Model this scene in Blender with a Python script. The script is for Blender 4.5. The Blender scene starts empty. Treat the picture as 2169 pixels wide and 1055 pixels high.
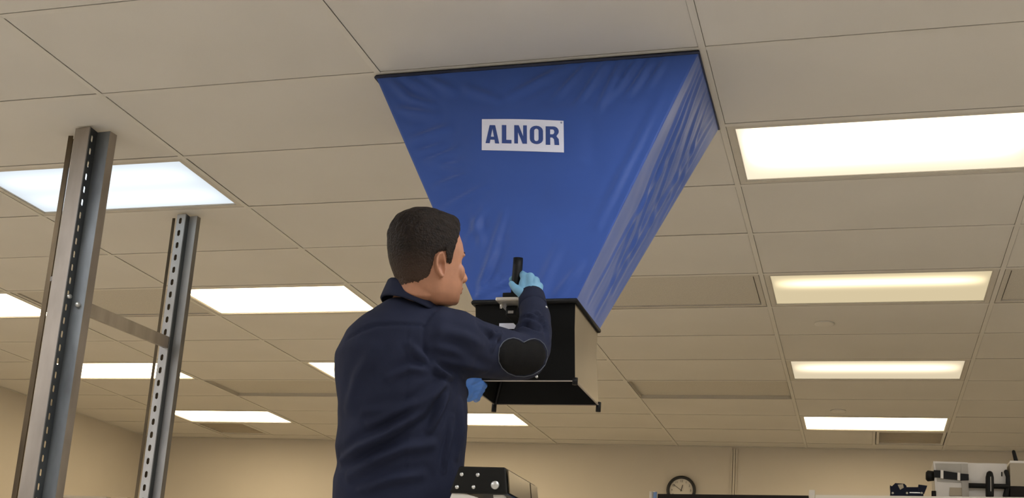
import bpy, bmesh, math, random
import numpy as np
from mathutils import Vector, Matrix, noise
from mathutils.bvhtree import BVHTree
random.seed(7)
sc = bpy.context.scene
col = sc.collection
H = 3.3                      # ceiling height above the floor
F4, F2 = 1.2192, 0.6096      # ceiling module: 4 ft x 2 ft

# ------------------------------------------------------------------ camera
IW, IH = 2169.0, 1055.0
FPX = 2512.72
PPX, PPY = IW/2 + 12.34, IH/2 + 337.04
RC = Matrix(((0.958757189, -0.00808615, 0.284111362),
             (0.275720404, -0.216254597, -0.936596075),
             (0.069013845, 0.97630352, -0.205106133)))
CAM = Vector((0.5684, -3.7785, H - 2.1146))
cd = bpy.data.cameras.new('camera')
cd.sensor_fit = 'HORIZONTAL'; cd.sensor_width = 36.0
cd.lens = FPX*36.0/IW
cd.shift_x = -12.34/IW; cd.shift_y = 337.04/IW
cd.clip_start = 0.05
cam = bpy.data.objects.new('camera', cd); col.objects.link(cam)
cam.matrix_world = Matrix.Translation(CAM) @ RC.to_4x4()
sc.camera = cam

def at(x, y, d):             # a point seen at photograph position (x, y), d metres in front of the lens
    return CAM + RC @ Vector(((x-PPX)/FPX, -(y-PPY)/FPX, -1.0))*d
def dirpx(x, y):
    return (RC @ Vector(((x-PPX)/FPX, -(y-PPY)/FPX, -1.0))).normalized()
def aty(x, y, Y):
    d = dirpx(x, y); return CAM + d*((Y-CAM.y)/d.y)

# ------------------------------------------------------------------ world and exposure
w = bpy.data.worlds.new('world'); sc.world = w; w.use_nodes = True
bg = w.node_tree.nodes['Background']
bg.inputs[0].default_value = (0.8, 0.78, 0.72, 1); bg.inputs[1].default_value = 0.05
vs = sc.view_settings
vs.view_transform = 'Standard'; vs.look = 'None'; vs.gamma = 1.0; vs.use_curve_mapping = False
vs.exposure = 0.06

# ------------------------------------------------------------------ materials
def lin(c):
    c = c/255.0
    return c/12.92 if c <= 0.04045 else ((c+0.055)/1.055)**2.4
def rgb(r, g, b): return (lin(r), lin(g), lin(b), 1.0)
MATS = {}
def mat(name, c, rough=0.6, metal=0.0, var=0.0, vscale=6.0, bump=0.0, bscale=200.0, stretch=None, spec=0.5, sheen=0.0, coat=0.0):
    m = bpy.data.materials.new(name); m.use_nodes = True
    nt = m.node_tree; b = nt.nodes['Principled BSDF']
    b.inputs['Base Color'].default_value = c
    b.inputs['Roughness'].default_value = rough
    b.inputs['Metallic'].default_value = metal
    b.inputs['Specular IOR Level'].default_value = spec
    b.inputs['Sheen Weight'].default_value = sheen
    b.inputs['Coat Weight'].default_value = coat
    tc = nt.nodes.new('ShaderNodeTexCoord'); src = tc.outputs['Object']
    if stretch:
        mp = nt.nodes.new('ShaderNodeMapping'); mp.inputs['Scale'].default_value = stretch
        nt.links.new(src, mp.inputs[0]); src = mp.outputs[0]
    if var > 0:
        n = nt.nodes.new('ShaderNodeTexNoise'); n.inputs['Scale'].default_value = vscale; n.inputs['Detail'].default_value = 5
        nt.links.new(src, n.inputs['Vector'])
        r = nt.nodes.new('ShaderNodeValToRGB')
        r.color_ramp.elements[0].position = 0.3; r.color_ramp.elements[1].position = 0.7
        r.color_ramp.elements[0].color = tuple(v*(1-var) for v in c[:3])+(1,)
        r.color_ramp.elements[1].color = tuple(min(1, v*(1+var)) for v in c[:3])+(1,)
        nt.links.new(n.outputs[0], r.inputs[0]); nt.links.new(r.outputs[0], b.inputs['Base Color'])
    if bump > 0:
        n2 = nt.nodes.new('ShaderNodeTexNoise'); n2.inputs['Scale'].default_value = bscale; n2.inputs['Detail'].default_value = 3
        nt.links.new(src, n2.inputs['Vector'])
        bp = nt.nodes.new('ShaderNodeBump'); bp.inputs['Strength'].default_value = bump; bp.inputs['Distance'].default_value = 0.01
        nt.links.new(n2.outputs[0], bp.inputs['Height']); nt.links.new(bp.outputs[0], b.inputs['Normal'])
    MATS[name] = m
    return m
def lens(name, c, base, peak, bands, width):
    """lit prismatic lens of a fluorescent troffer: the tubes behind it show as brighter bands"""
    m = bpy.data.materials.new(name); m.use_nodes = True
    nt = m.node_tree; nt.nodes.clear(); L = nt.links
    out = nt.nodes.new('ShaderNodeOutputMaterial'); em = nt.nodes.new('ShaderNodeEmission')
    em.inputs[0].default_value = c
    tc = nt.nodes.new('ShaderNodeTexCoord'); sx = nt.nodes.new('ShaderNodeSeparateXYZ'); L.new(tc.outputs['Object'], sx.inputs[0])
    def M(op, a, b=None):
        n = nt.nodes.new('ShaderNodeMath'); n.operation = op
        for i, v in enumerate((a, b)):
            if v is None: continue
            if isinstance(v, (int, float)): n.inputs[i].default_value = v
            else: L.new(v, n.inputs[i])
        return n.outputs[0]
    tot = None
    for c0 in bands:
        q = M('DIVIDE', M('SUBTRACT', sx.outputs[1], c0), width)
        g = M('POWER', 2.71828, M('MULTIPLY', M('MULTIPLY', q, q), -1.0))
        tot = g if tot is None else M('ADD', tot, g)
    ax = M('DIVIDE', M('ABSOLUTE', sx.outputs[0]), 0.56)
    fall = M('SUBTRACT', 1.0, M('POWER', ax, 6.0))
    tot = M('MULTIPLY', tot, fall)
    L.new(M('ADD', M('MULTIPLY', tot, peak), base), em.inputs[1])
    L.new(em.outputs[0], out.inputs[0])
    return m

m_tile = mat('acoustic_tile', (0.60, 0.575, 0.525, 1), 0.95, 0, 0.035, 1.3, 0.05, 260, spec=0.15)
m_tee = mat('painted_tee', (0.59, 0.565, 0.51, 1), 0.55, 0, 0.03, 3)
m_plenum = mat('plenum_dark', (0.2, 0.18, 0.16, 1), 0.9)
m_wall = mat('painted_wall', (0.55, 0.505, 0.435, 1), 0.8, 0, 0.03, 1.2, 0.03, 120)
m_floor = mat('vinyl_floor', (0.68, 0.64, 0.57, 1), 0.5, 0, 0.08, 2)
m_return = mat('perforated_panel', (0.50, 0.47, 0.41, 1), 0.8, 0, 0.12, 260)
m_diff = mat('diffuser_grey', (0.74, 0.68, 0.58, 1), 0.6)
m_blue = mat('nylon_blue', (0.030, 0.085, 0.345, 1), 0.46, 0, 0.05, 5, 0.12, 900, spec=0.32, sheen=0.25)
m_navyhem = mat('dark_hem', (0.012, 0.018, 0.05, 1), 0.6)
m_white = mat('label_white', (0.76, 0.79, 0.93, 1), 0.6, 0, 0.02, 8)
m_print = mat('print_blue', (0.03, 0.07, 0.27, 1), 0.6)
m_black = mat('black_plastic', (0.0055, 0.0055, 0.005, 1), 0.55, 0, 0.1, 20, spec=0.12)
m_rubber = mat('black_rubber', (0.005, 0.005, 0.005, 1), 0.5, spec=.2)
m_basetan = mat('base_side_tan', (0.42, 0.37, 0.29, 1), 0.33, 0.85, 0.06, 6, stretch=(1, 1, .2))
m_alu = mat('aluminium', (0.62, 0.60, 0.56, 1), 0.35, 0.9, 0.05, 30)
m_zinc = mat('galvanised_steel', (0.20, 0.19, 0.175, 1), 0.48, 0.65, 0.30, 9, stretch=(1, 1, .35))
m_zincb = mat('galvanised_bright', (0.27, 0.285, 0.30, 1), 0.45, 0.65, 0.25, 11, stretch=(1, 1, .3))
m_zincr = mat('galvanised_lit', (0.42, 0.42, 0.41, 1), 0.5, 0.5, 0.2, 11, stretch=(1, 1, .3))  # brightness of the lit rear faces put into the steel colour
m_zincd = mat('galvanised_shaded', (0.085, 0.095, 0.10, 1), 0.48, 0.5, 0.3, 10, stretch=(1, 1, .3))  # shade of the side faces put into the steel colour
m_zincf = mat('galvanised_front', (0.30, 0.262, 0.222, 1), 0.5, 0.35, 0.22, 9, stretch=(1, 1, .3))  # brighter front-face tone put into the steel colour
m_zincm = mat('galvanised_blue_grey', (0.175, 0.19, 0.20, 1), 0.5, 0.5, 0.3, 12, stretch=(1, 1, .3))  # dimmer near-flange tone put into the steel colour
m_zincs = mat('galvanised_shaded_brown', (0.085, 0.062, 0.035, 1), 0.5, 0.7, 0.4, 14, stretch=(1, 1, .2))  # same steel, with the shade on the lips put into a dark brown
m_navy = mat('navy_twill', (0.0150, 0.0185, 0.0375, 1), 0.85, 0, 0.12, 9, 0.25, 900, spec=0.15)
m_patch = mat('black_patch', (0.006, 0.006, 0.006, 1), 0.8, 0, 0.15, 40, 0.3, 700, spec=0.1)
m_stitch = mat('grey_stitching', (0.07, 0.08, 0.10, 1), 0.8)
m_skin = mat('skin', (0.37, 0.175, 0.100, 1), 0.5, 0, 0.10, 28, 0.03, 400, spec=0.35)
m_hair = mat('dark_brown_hair', (0.013, 0.0085, 0.0055, 1), 0.6, 0, 0.45, 70, 0.6, 180, stretch=(1, 1, 1.0), spec=0.15)
def hair_fade(m, z0, z1):
    nt = m.node_tree; b = nt.nodes['Principled BSDF']; L = nt.links
    tc = nt.nodes.new('ShaderNodeTexCoord'); sx = nt.nodes.new('ShaderNodeSeparateXYZ'); L.new(tc.outputs['Object'], sx.inputs[0])
    mr = nt.nodes.new('ShaderNodeMapRange'); mr.inputs[1].default_value = z0; mr.inputs[2].default_value = z1; L.new(sx.outputs[2], mr.inputs[0])
    mx = nt.nodes.new('ShaderNodeMix'); mx.data_type = 'RGBA'
    src = b.inputs['Base Color'].links[0].from_socket
    mx.inputs[6].default_value = (0.060, 0.036, 0.024, 1); L.new(mr.outputs[0], mx.inputs[0]); L.new(src, mx.inputs[7]); L.new(mx.outputs[2], b.inputs['Base Color'])
m_glove = mat('nitrile_light_blue', (0.15, 0.335, 0.485, 1), 0.5, 0, 0.05, 20, spec=0.4)
m_glove2 = mat('nitrile_blue', (0.07, 0.19, 0.52, 1), 0.5, 0, 0.05, 20, spec=0.4)
m_eye = mat('eye_white_shaded', (0.30, 0.26, 0.24, 1), 0.2)  # shade of the eye socket put into the white
m_shoe = mat('shoe_leather', (0.02, 0.017, 0.014, 1), 0.5)
m_fib = mat('ladder_rail_grey', (0.62, 0.59, 0.52, 1), 0.5, 0, 0.05, 15)
m_ladblue = mat('ladder_blue', (0.20, 0.33, 0.62, 1), 0.5)
m_cap = mat('ladder_cap_black', (0.006, 0.006, 0.005, 1), 0.4, 0, 0.1, 10, spec=0.2)
m_capside = mat('ladder_cap_reflection', (0.16, 0.125, 0.08, 1), 0.22, 0.6, 0.1, 10)  # brown reflection on the black cap put into the colour
m_rivet = mat('rivet_zinc', (0.55, 0.55, 0.52, 1), 0.35, 0.8)
m_clockrim = mat('clock_rim', (0.012, 0.012, 0.012, 1), 0.35)
m_clockface = mat('clock_face', (0.66, 0.62, 0.55, 1), 0.5)
m_clockink = mat('clock_ink', (0.05, 0.045, 0.04, 1), 0.6)
m_dark = mat('dark_laminate', (0.014, 0.011, 0.009, 1), 0.6, 0, 0.15, 10, spec=.15)
m_shelf = mat('white_shelf', (0.66, 0.63, 0.56, 1), 0.5, 0, 0.03, 10)
m_case = mat('white_case', (0.62, 0.59, 0.54, 1), 0.45, 0, 0.03, 10)
m_casedark = mat('case_inner', (0.33, 0.31, 0.27, 1), 0.5, 0, 0.08, 10)
m_navydev = mat('navy_device', (0.006, 0.008, 0.022, 1), 0.5, spec=.12)
m_beige = mat('beige_box', (0.36, 0.31, 0.23, 1), 0.6, 0, 0.04, 6)
m_cabgrey = mat('cabinet_grey', (0.33, 0.31, 0.27, 1), 0.5, 0, 0.03, 6)

# ------------------------------------------------------------------ helpers
def link(name, me, m=None, parent=None):
    if m is not None:
        me.materials.clear(); me.materials.append(m)
    o = bpy.data.objects.new(name, me); col.objects.link(o)
    if parent is not None: o.parent = parent
    return o
def empty(name, loc=(0, 0, 0), rotz=0.0):
    o = bpy.data.objects.new(name, None); col.objects.link(o)
    o.empty_display_size = 0.1; o.location = loc; o.rotation_euler = (0, 0, rotz)
    return o
def tag(o, label=None, cat=None, group=None, kind=None):
    if label: o['label'] = label
    if cat: o['category'] = cat
    if group: o['group'] = group
    if kind: o['kind'] = kind
    return o
def wparent(o, p):            # parent, keeping world coordinates of the mesh data
    o.parent = p
    o.matrix_parent_inverse = (Matrix.Translation(p.location) @ p.rotation_euler.to_matrix().to_4x4()).inverted()
    return o
def pm(verts, faces, smooth=False):
    me = bpy.data.meshes.new('m'); me.from_pydata([tuple(v) for v in verts], [], faces); me.update()
    bm = bmesh.new(); bm.from_mesh(me); bmesh.ops.recalc_face_normals(bm, faces=bm.faces); bm.to_mesh(me); bm.free()
    if smooth: me.polygons.foreach_set('use_smooth', [True]*len(me.polygons))
    return me
def box_vf(x0, x1, y0, y1, z0, z1):
    v = [(x0, y0, z0), (x1, y0, z0), (x1, y1, z0), (x0, y1, z0), (x0, y0, z1), (x1, y0, z1), (x1, y1, z1), (x0, y1, z1)]
    f = [(0, 3, 2, 1), (4, 5, 6, 7), (0, 1, 5, 4), (1, 2, 6, 5), (2, 3, 7, 6), (3, 0, 4, 7)]
    return v, f
class MB:
    def __init__(s): s.v = []; s.f = []
    def add(s, v, f):
        n = len(s.v); s.v += [tuple(p) for p in v]; s.f += [tuple(i+n for i in q) for q in f]; return s
    def box(s, *a): return s.add(*box_vf(*a))
    def hexa(s, p):          # 8 corner points, bottom four then top four
        return s.add(p, [(0, 3, 2, 1), (4, 5, 6, 7), (0, 1, 5, 4), (1, 2, 6, 5), (2, 3, 7, 6), (3, 0, 4, 7)])
    def bar(s, a, b, wx, wy, up=(0, 0, 1)):
        a = Vector(a); b = Vector(b); d = (b-a).normalized(); u = Vector(up)
        if abs(d.dot(u)) > .95: u = Vector((1, 0, 0))
        x = d.cross(u).normalized(); y = x.cross(d)
        P = [c+x*(sx*wx/2)+y*(sy*wy/2) for c in (a, b) for sx, sy in ((-1, -1), (1, -1), (1, 1), (-1, 1))]
        return s.hexa(P)
    def loft(s, rings, cap=True, closed=True):
        n = len(rings[0]); v = [p for r in rings for p in r]; f = []
        for i in range(len(rings)-1):
            for j in range(n if closed else n-1):
                k = (j+1) % n
                f.append((i*n+j, i*n+k, (i+1)*n+k, (i+1)*n+j))
        if cap:
            f.append(tuple(range(n))[::-1]); f.append(tuple(range((len(rings)-1)*n, len(rings)*n)))
        return s.add(v, f)
    def tube(s, pts, rad, n=12, round_ends=True):
        pts = [Vector(p) for p in pts]
        if not hasattr(rad, '__len__'): rad = [rad]*len(pts)
        rings = []; prev = None
        T = []
        for i in range(len(pts)):
            a = pts[max(0, i-1)]; b = pts[min(len(pts)-1, i+1)]; T.append((b-a).normalized())
        seq = []
        if round_ends:
            for k in (3, 2, 1): a = k*math.pi/2/3.3; seq.append((pts[0]-T[0]*rad[0]*math.sin(a), rad[0]*math.cos(a), T[0]))
        for p, r, t in zip(pts, rad, T): seq.append((p, r, t))
        if round_ends:
            for k in (1, 2, 3): a = k*math.pi/2/3.3; seq.append((pts[-1]+T[-1]*rad[-1]*math.sin(a), rad[-1]*math.cos(a), T[-1]))
        u = None
        for p, r, t in seq:
            if u is None:
                u = t.orthogonal().normalized()
            u = (u - t*u.dot(t)).normalized(); q = t.cross(u)
            rings.append([p+(u*math.cos(2*math.pi*j/n)+q*math.sin(2*math.pi*j/n))*r for j in range(n)])
        return s.loft(rings)
    def cyl(s, a, b, r, n=16): return s.tube([a, b], [r, r], n, False)
    def ell(s, c, rx, ry, rz, M=None, n=20, m=12):
        rings = []
        for i in range(1, m):
            th = math.pi*i/m
            ring = []
            for j in range(n):
                ph = 2*math.pi*j/n
                p = Vector((rx*math.sin(th)*math.cos(ph), ry*math.sin(th)*math.sin(ph), rz*math.cos(th)))
                if M is not None: p = M @ p
                ring.append(Vector(c)+p)
            rings.append(ring)
        return s.loft(rings)
    def mesh(s, smooth=False): return pm(s.v, s.f, smooth)
    def build(s, name, m, parent=None, smooth=False): return link(name, s.mesh(smooth), m, parent)
    def wbuild(s, name, m, p, smooth=False):
        o = link(name, s.mesh(smooth), m); wparent(o, p); return o
def remesh(mb, voxel, smooth_it=6, fac=0.5):
    """fuse overlapping closed shells into one continuous surface"""
    me = mb.mesh()
    o = bpy.data.objects.new('tmp', me); col.objects.link(o)
    r = o.modifiers.new('r', 'REMESH'); r.mode = 'VOXEL'; r.voxel_size = voxel; r.adaptivity = 0
    if smooth_it:
        s = o.modifiers.new('s', 'SMOOTH'); s.factor = fac; s.iterations = smooth_it
    bpy.context.view_layer.update()
    dg = bpy.context.evaluated_depsgraph_get()
    out = bpy.data.meshes.new_from_object(o.evaluated_get(dg))
    bpy.data.objects.remove(o)
    out.polygons.foreach_set('use_smooth', [True]*len(out.polygons))
    return out
def bevel_mesh(me, wd, seg=2):
    bm = bmesh.new(); bm.from_mesh(me)
    es = [e for e in bm.edges if len(e.link_faces) == 2 and e.calc_face_angle(0) > 0.5]
    bmesh.ops.bevel(bm, geom=es, offset=wd, segments=seg, affect='EDGES', profile=0.6)
    bm.to_mesh(me); bm.free(); return me
def curve_mesh(contours, extrude=0.0005):
    cu = bpy.data.curves.new('c', 'CURVE'); cu.dimensions = '2D'; cu.fill_mode = 'BOTH'; cu.extrude = extrude
    for ct in contours:
        sp = cu.splines.new('POLY'); sp.points.add(len(ct)-1); sp.use_cyclic_u = True
        for i, p in enumerate(ct): sp.points[i].co = (p[0], p[1], 0, 1)
    o = bpy.data.objects.new('c', cu); col.objects.link(o)
    bpy.context.view_layer.update(); dg = bpy.context.evaluated_depsgraph_get()
    me = bpy.data.meshes.new_from_object(o.evaluated_get(dg)); bpy.data.objects.remove(o); return me
def text_mesh(txt, size, extrude=0.0004):
    cu = bpy.data.curves.new('t', 'FONT'); cu.body = txt; cu.size = size; cu.extrude = extrude; cu.align_x = 'CENTER'; cu.align_y = 'CENTER'
    o = bpy.data.objects.new('t', cu); col.objects.link(o)
    bpy.context.view_layer.update(); dg = bpy.context.evaluated_depsgraph_get()
    me = bpy.data.meshes.new_from_object(o.evaluated_get(dg)); bpy.data.objects.remove(o); return me
def sstep(a, b, x):
    t = np.clip((x-a)/(b-a), 0, 1); return t*t*(3-2*t)

# ------------------------------------------------------------------ room shell
X0, X1, Y0, Y1 = -7.15, 4.877, -6.096, 7.54
st = lambda o: tag(o, kind='structure')
st(MB().box(X0-.1, X1+.1, Y0-.1, Y1+.1, -.1, 0).build('floor', m_floor))
st(MB().box(X0-.1, X0, Y0-.1, Y1+.1, 0, H+.2).build('wall_left', m_wall))
st(MB().box(X1, X1+.1, Y0-.1, Y1+.1, 0, H+.2).build('wall_right', m_wall))
st(MB().box(X0, X1, Y0-.1, Y0, 0, H+.2).build('wall_front', m_wall))
st(MB().box(X0, X1, Y1, Y1+.1, 0, H+.2).build('wall_back', m_wall))
st(MB().box(X0, X1, Y1-.012, Y1, 0, .1).build('baseboard_back', m_dark))
st(MB().box(X0, X0+.012, Y0, Y1-.012, 0, .1).build('baseboard_left', m_dark))
# joint strip on the back wall: two thin ribs with a groove between
seamx = aty(1555, 990, Y1).x
st(MB().box(seamx-.030, seamx-.016, Y1-.016, Y1, .1, H-.02).box(seamx-.009, seamx+.009, Y1-.016, Y1, .1, H-.02).box(seamx+.016, seamx+.030, Y1-.016, Y1, .1, H-.02).build('trim_1', m_wall))
# wall angles along the ceiling edge
st(MB().box(X0, X1, Y1-.022, Y1, H-.002, H+.001).box(X0, X1, Y1-.002, Y1, H-.002, H+.02).build('trim_2', m_tee))
st(MB().box(X0, X0+.022, Y0, Y1-.022, H-.002, H+.001).build('trim_3', m_tee))

ceil = MB().box(X0, X1, Y0, Y1, H+.14, H+.2).build('ceiling', m_plenum); st(ceil)

# cells that hold something other than a tile
LIGHTS = {}
for c in (0, -3):
    for r in (1, 4, 7, 10): LIGHTS[(c, r)] = 'in'
for r in (4, 7, 10): LIGHTS[(-5, r)] = 'in'
LIGHTS[(-5, 1)] = 'out'  # unseen, added for lighting
for r in (-2, -5, -8):
    for c in (-5, -3, 0, 2): LIGHTS[(c, r)] = 'out'  # unseen lights added behind the camera to brighten the near side
for r in (1, 4): LIGHTS[(3, r)] = 'out'  # unseen lights added at the right
RETURN = {(-1, 4), (1, 4), (-4, 4), (-1, 8), (-4, 8)}
HALF = {(0, 11): (1, 0), (-5, 11): (0, 1)}       # 2 ft diffuser in one half of the cell
HOOD = (-1, 0)

gap = .0007
tile_cache = {}
def tile_mesh(wd, dp):
    k = (round(wd, 3), round(dp, 3))
    if k not in tile_cache:
        me = MB().box(-wd/2, wd/2, -dp/2, dp/2, 0, .014).mesh()
        bm = bmesh.new(); bm.from_mesh(me)
        es = [e for e in bm.edges if all(v.co.z < .001 for v in e.verts)]
        bmesh.ops.bevel(bm, geom=es, offset=.0015, segments=1, affect='EDGES'); bm.to_mesh(me); bm.free()
        me.materials.append(m_tile); tile_cache[k] = me
    return tile_cache[k]
def put(name, me, loc, parent):
    o = bpy.data.objects.new(name, me); col.objects.link(o); o.location = loc; o.parent = parent; return o
cols = range(-6, 4); rows = range(-10, 13)
ct_cache = {}
for c in cols:
    xa, xb = max(c*F4, X0), min((c+1)*F4, X1)
    for r in rows:
        ya, yb = r*F2, min((r+1)*F2, Y1)
        if (c, r) not in LIGHTS and (c, r) not in RETURN and (c, r) != HOOD:
            x0, x1 = xa+.012+gap, xb-.012-gap
            if (c, r) in HALF:
                xm = (xa+xb)/2
                if HALF[(c, r)][0]: x1 = xm-.012-gap
                else: x0 = xm+.012+gap
            put('ceiling_tile', tile_mesh(x1-x0, yb-ya-.024-2*gap), ((x0+x1)/2, (ya+yb)/2, H+.0026+random.uniform(-.0006, .0006)), ceil)
        if r > rows[0]:
            k = round(xb-xa, 3)
            if k not in ct_cache:
                me = MB().box(-(k-.024)/2, (k-.024)/2, -.012, .012, 0, .002).box(-(k-.024)/2, (k-.024)/2, -.003, .003, .002, .04).mesh()
                me.materials.append(m_tee); ct_cache[k] = me
            put('cross_tee', ct_cache[k], ((xa+xb)/2, ya, H), ceil)
mt = MB().box(-.012, .012, Y0, Y1-.022, 0, .002).box(-.003, .003, Y0, Y1-.022, .002, .045).mesh(); mt.materials.append(m_tee)
for c in range(-5, 4): put('main_tee', mt, (c*F4, 0, H-.0006), ceil)

# ------------------------------------------------------------------ lights in the ceiling
WARM = (1.0, 0.80, 0.50, 1); WARMW = (1.0, 0.87, 0.66, 1); COOL = (0.86, 0.94, 1.0, 1); PINK = (1.0, 0.80, 0.50, 1)
L_right1 = lens('lens_right_near', (1.0, .86, .64, 1), 1.0, 2.6, (-.14, .0), .12)
L_cream = lens('lens_cream', (1.0, .83, .52, 1), 0.66, 1.5, (-.10,), .07)
L_cream2 = lens('lens_cream_far', (1.0, .84, .58, 1), 0.70, 1.4, (-.05,), .10)
L_white = lens('lens_white', PINK, 6.0, 7.0, (-.12, .12), .12)
L_cool = lens('lens_cool', COOL, 0.85, 0.45, (-.10, .14), .10)
L_added = lens('lens_added_cool', (0.94, 0.95, 1.0, 1), 9.0, 9.0, (-.12, .12), .09)  # strong cool glow for the added unseen lights
L_addedw = lens('lens_added_warm', (1.0, 0.90, 0.74, 1), 8.0, 8.0, (-.12, .12), .09)  # warmer glow for the added unseen lights
m_frame = mat('troffer_frame', (0.52, 0.49, 0.43, 1), 0.5, 0, 0.03, 8)
fo_x, fo_y, wd = (F4-.024)/2-.002, (F2-.024)/2-.002, .026
ring = MB()
for a in ((-fo_x, fo_x, -fo_y, -fo_y+wd), (-fo_x, fo_x, fo_y-wd, fo_y), (-fo_x, -fo_x+wd, -fo_y+wd, fo_y-wd), (fo_x-wd, fo_x, -fo_y+wd, fo_y-wd)):
    ring.box(a[0], a[1], a[2], a[3], .001, .02)
ix, iy = fo_x-wd, fo_y-wd
for a in ((-ix, ix, -iy, -iy+.006), (-ix, ix, iy-.006, iy), (-ix, -ix+.006, -iy+.006, iy-.006), (ix-.006, ix, -iy+.006, iy-.006)):
    ring.box(a[0], a[1], a[2], a[3], .005, .02)
me_ring = ring.mesh(); me_ring.materials.append(m_frame)
me_house = MB().box(-fo_x, fo_x, -fo_y, fo_y, .03, .11).mesh(); me_house.materials.append(m_frame)
lens_mesh = {}
def lens_me(m):
    if m.name not in lens_mesh:
        me = MB().box(-ix+.004, ix-.004, -iy+.004, iy-.004, .009, .013).mesh(); me.materials.append(m); lens_mesh[m.name] = me
    return lens_mesh[m.name]
LL = {(0, 1): (L_right1, 'large bright ceiling light panel right of the blue hood, cut by the right picture edge'),
      (0, 4): (L_cream, 'cream ceiling light panel with one glowing tube band, second in the right-hand row'),
      (0, 7): (L_cream2, 'narrow-looking cream ceiling light panel, third in the right-hand row'),
      (0, 10): (L_white, 'farthest ceiling light panel of the right-hand row, above the wall clock side'),
      (-3, 1): (L_cool, 'bluish white ceiling light panel behind the tall near steel post'),
      (-3, 4): (L_white, 'warm white ceiling light panel just right of the far steel post'),
      (-3, 7): (L_white, 'ceiling light panel mostly hidden behind the man\'s back'),
      (-3, 10): (L_white, 'ceiling light panel seen under the black hood base, right of the man'),
      (-5, 4): (L_white, 'ceiling light panel at the left picture edge beside the near post'),
      (-5, 7): (L_white, 'ceiling light panel seen between and behind the two steel posts'),
      (-5, 10): (L_white, 'farthest left ceiling light panel, beside a dark grille near the back wall')}
for (c, r), kind in LIGHTS.items():
    o = empty('ceiling_light', ((c+.5)*F4, (r+.5)*F2, H))
    if (c, r) in LL:
        m, lab = LL[(c, r)]; tag(o, lab, 'ceiling light', 'recessed fluorescent ceiling lights')
    else:
        m = L_added if r < 0 else L_addedw
        tag(o, 'unseen ceiling panel added to light the room, around and behind the camera', 'ceiling light', 'added unseen ceiling lights')
    put('frame', me_ring, (0, 0, 0), o); put('housing', me_house, (0, 0, 0), o)
    put('diffuser', lens_me(m), (0, 0, 0), o)

# return-air panels: raised perforated panel in a frame
RL = {(-1, 4): 'perforated return-air panel in the ceiling left of the second right-hand light',
      (1, 4): 'grey return-air panel cut by the right picture edge, beside the second light',
      (-4, 4): 'shadowed return-air panel in the ceiling behind the crossbar of the rack',
      (-1, 8): 'recessed dark-edged ceiling panel right of the black hood base, far down the room',
      (-4, 8): 'recessed dark-edged ceiling panel between the far post and the man\'s back'}
me_pan = MB().box(-.56, .56, -.258, .258, .010, .018).mesh(); me_pan.materials.append(m_return)
fr = MB()
for a in ((-.594, .594, -.289, -.262), (-.594, .594, .262, .289), (-.594, -.567, -.262, .262), (.567, .594, -.262, .262)):
    fr.box(a[0], a[1], a[2], a[3], .0025, .03)
me_pf = fr.mesh(); me_pf.materials.append(m_return)
me_pan2 = MB().box(-.59, .59, -.285, .285, .028, .036).mesh(); me_pan2.materials.append(m_return)
fr = MB()
for a in ((-.594, .594, -.2892, -.285), (-.594, .594, .285, .2892), (-.594, -.59, -.285, .285), (.59, .594, -.285, .285)):
    fr.box(a[0], a[1], a[2], a[3], .0025, .036)
me_pf2 = fr.mesh(); me_pf2.materials.append(m_return)
for (c, r) in RETURN:
    o = tag(empty('return_air_panel', ((c+.5)*F4, (r+.5)*F2, H)), RL[(c, r)], 'ceiling vent', 'return-air ceiling panels')
    if r == 8: put('frame', me_pf2, (0, 0, 0), o); put('panel', me_pan2, (0, 0, 0), o)
    else: put('frame', me_pf, (0, 0, 0), o); put('panel', me_pan, (0, 0, 0), o)
# louvred supply diffusers, 2 ft square
for (c, r), hf in HALF.items():
    cx = (c+.75)*F4 if hf[0] else (c+.25)*F4
    o = tag(empty('air_diffuser', (cx, (r+.5)*F2, H)), 'square grey louvred air diffuser ' + ('beyond the farthest right-hand ceiling light' if c == 0 else 'beyond the farthest left-hand ceiling light'), 'ceiling vent')
    f = MB(); a, b = .285, .262
    for q in ((-a, a, -a, -b), (-a, a, b, a), (-a, -b, -b, b), (b, a, -b, b)): f.box(q[0], q[1], q[2], q[3], .002, .02)
    f.build('frame', m_tee, o)
    MB().box(-b, b, -b, b, .05, .055).build('backing', m_diff, o)
    me = None
    for k in range(9):
        y = -b+.03+k*.058
        if me is None:
            me = MB().hexa([(-b, -.02, .004), (b, -.02, .004), (b, -.016, .004), (-b, -.016, .004), (-b, .016, .04), (b, .016, .04), (b, .02, .04), (-b, .02, .04)]).mesh(); me.materials.append(m_diff)
        put('louvre', me, (0, y, 0), o)
    t = MB().box(-.012, .012, -F2/2+.012, F2/2-.012, 0, .002).build('side_tee', m_tee, o); t.location = (-F2/2 if hf[0] else F2/2, 0, 0)
# concealed sprinkler caps
for (x, y, lab) in ((.301, 3.40, 'small round sprinkler cover plate beyond the second right-hand light'), (.327, 5.88, 'small round sprinkler cover plate just before the farthest right-hand light')):
    o = tag(empty('sprinkler_cover', (x, y, H)), lab, 'sprinkler', 'sprinkler cover plates')
    rings = [[Vector((rr*math.cos(2*math.pi*j/28), rr*math.sin(2*math.pi*j/28), z)) for j in range(28)] for rr, z in ((.060, .003), (.060, -.004), (.055, -.006), (.01, -.008))]
    MB().loft(rings).build('plate', m_tee, o, True)
    MB().cyl((0, 0, 0.003), (0, 0, .03), .02).build('cup', m_diff, o)

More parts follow.
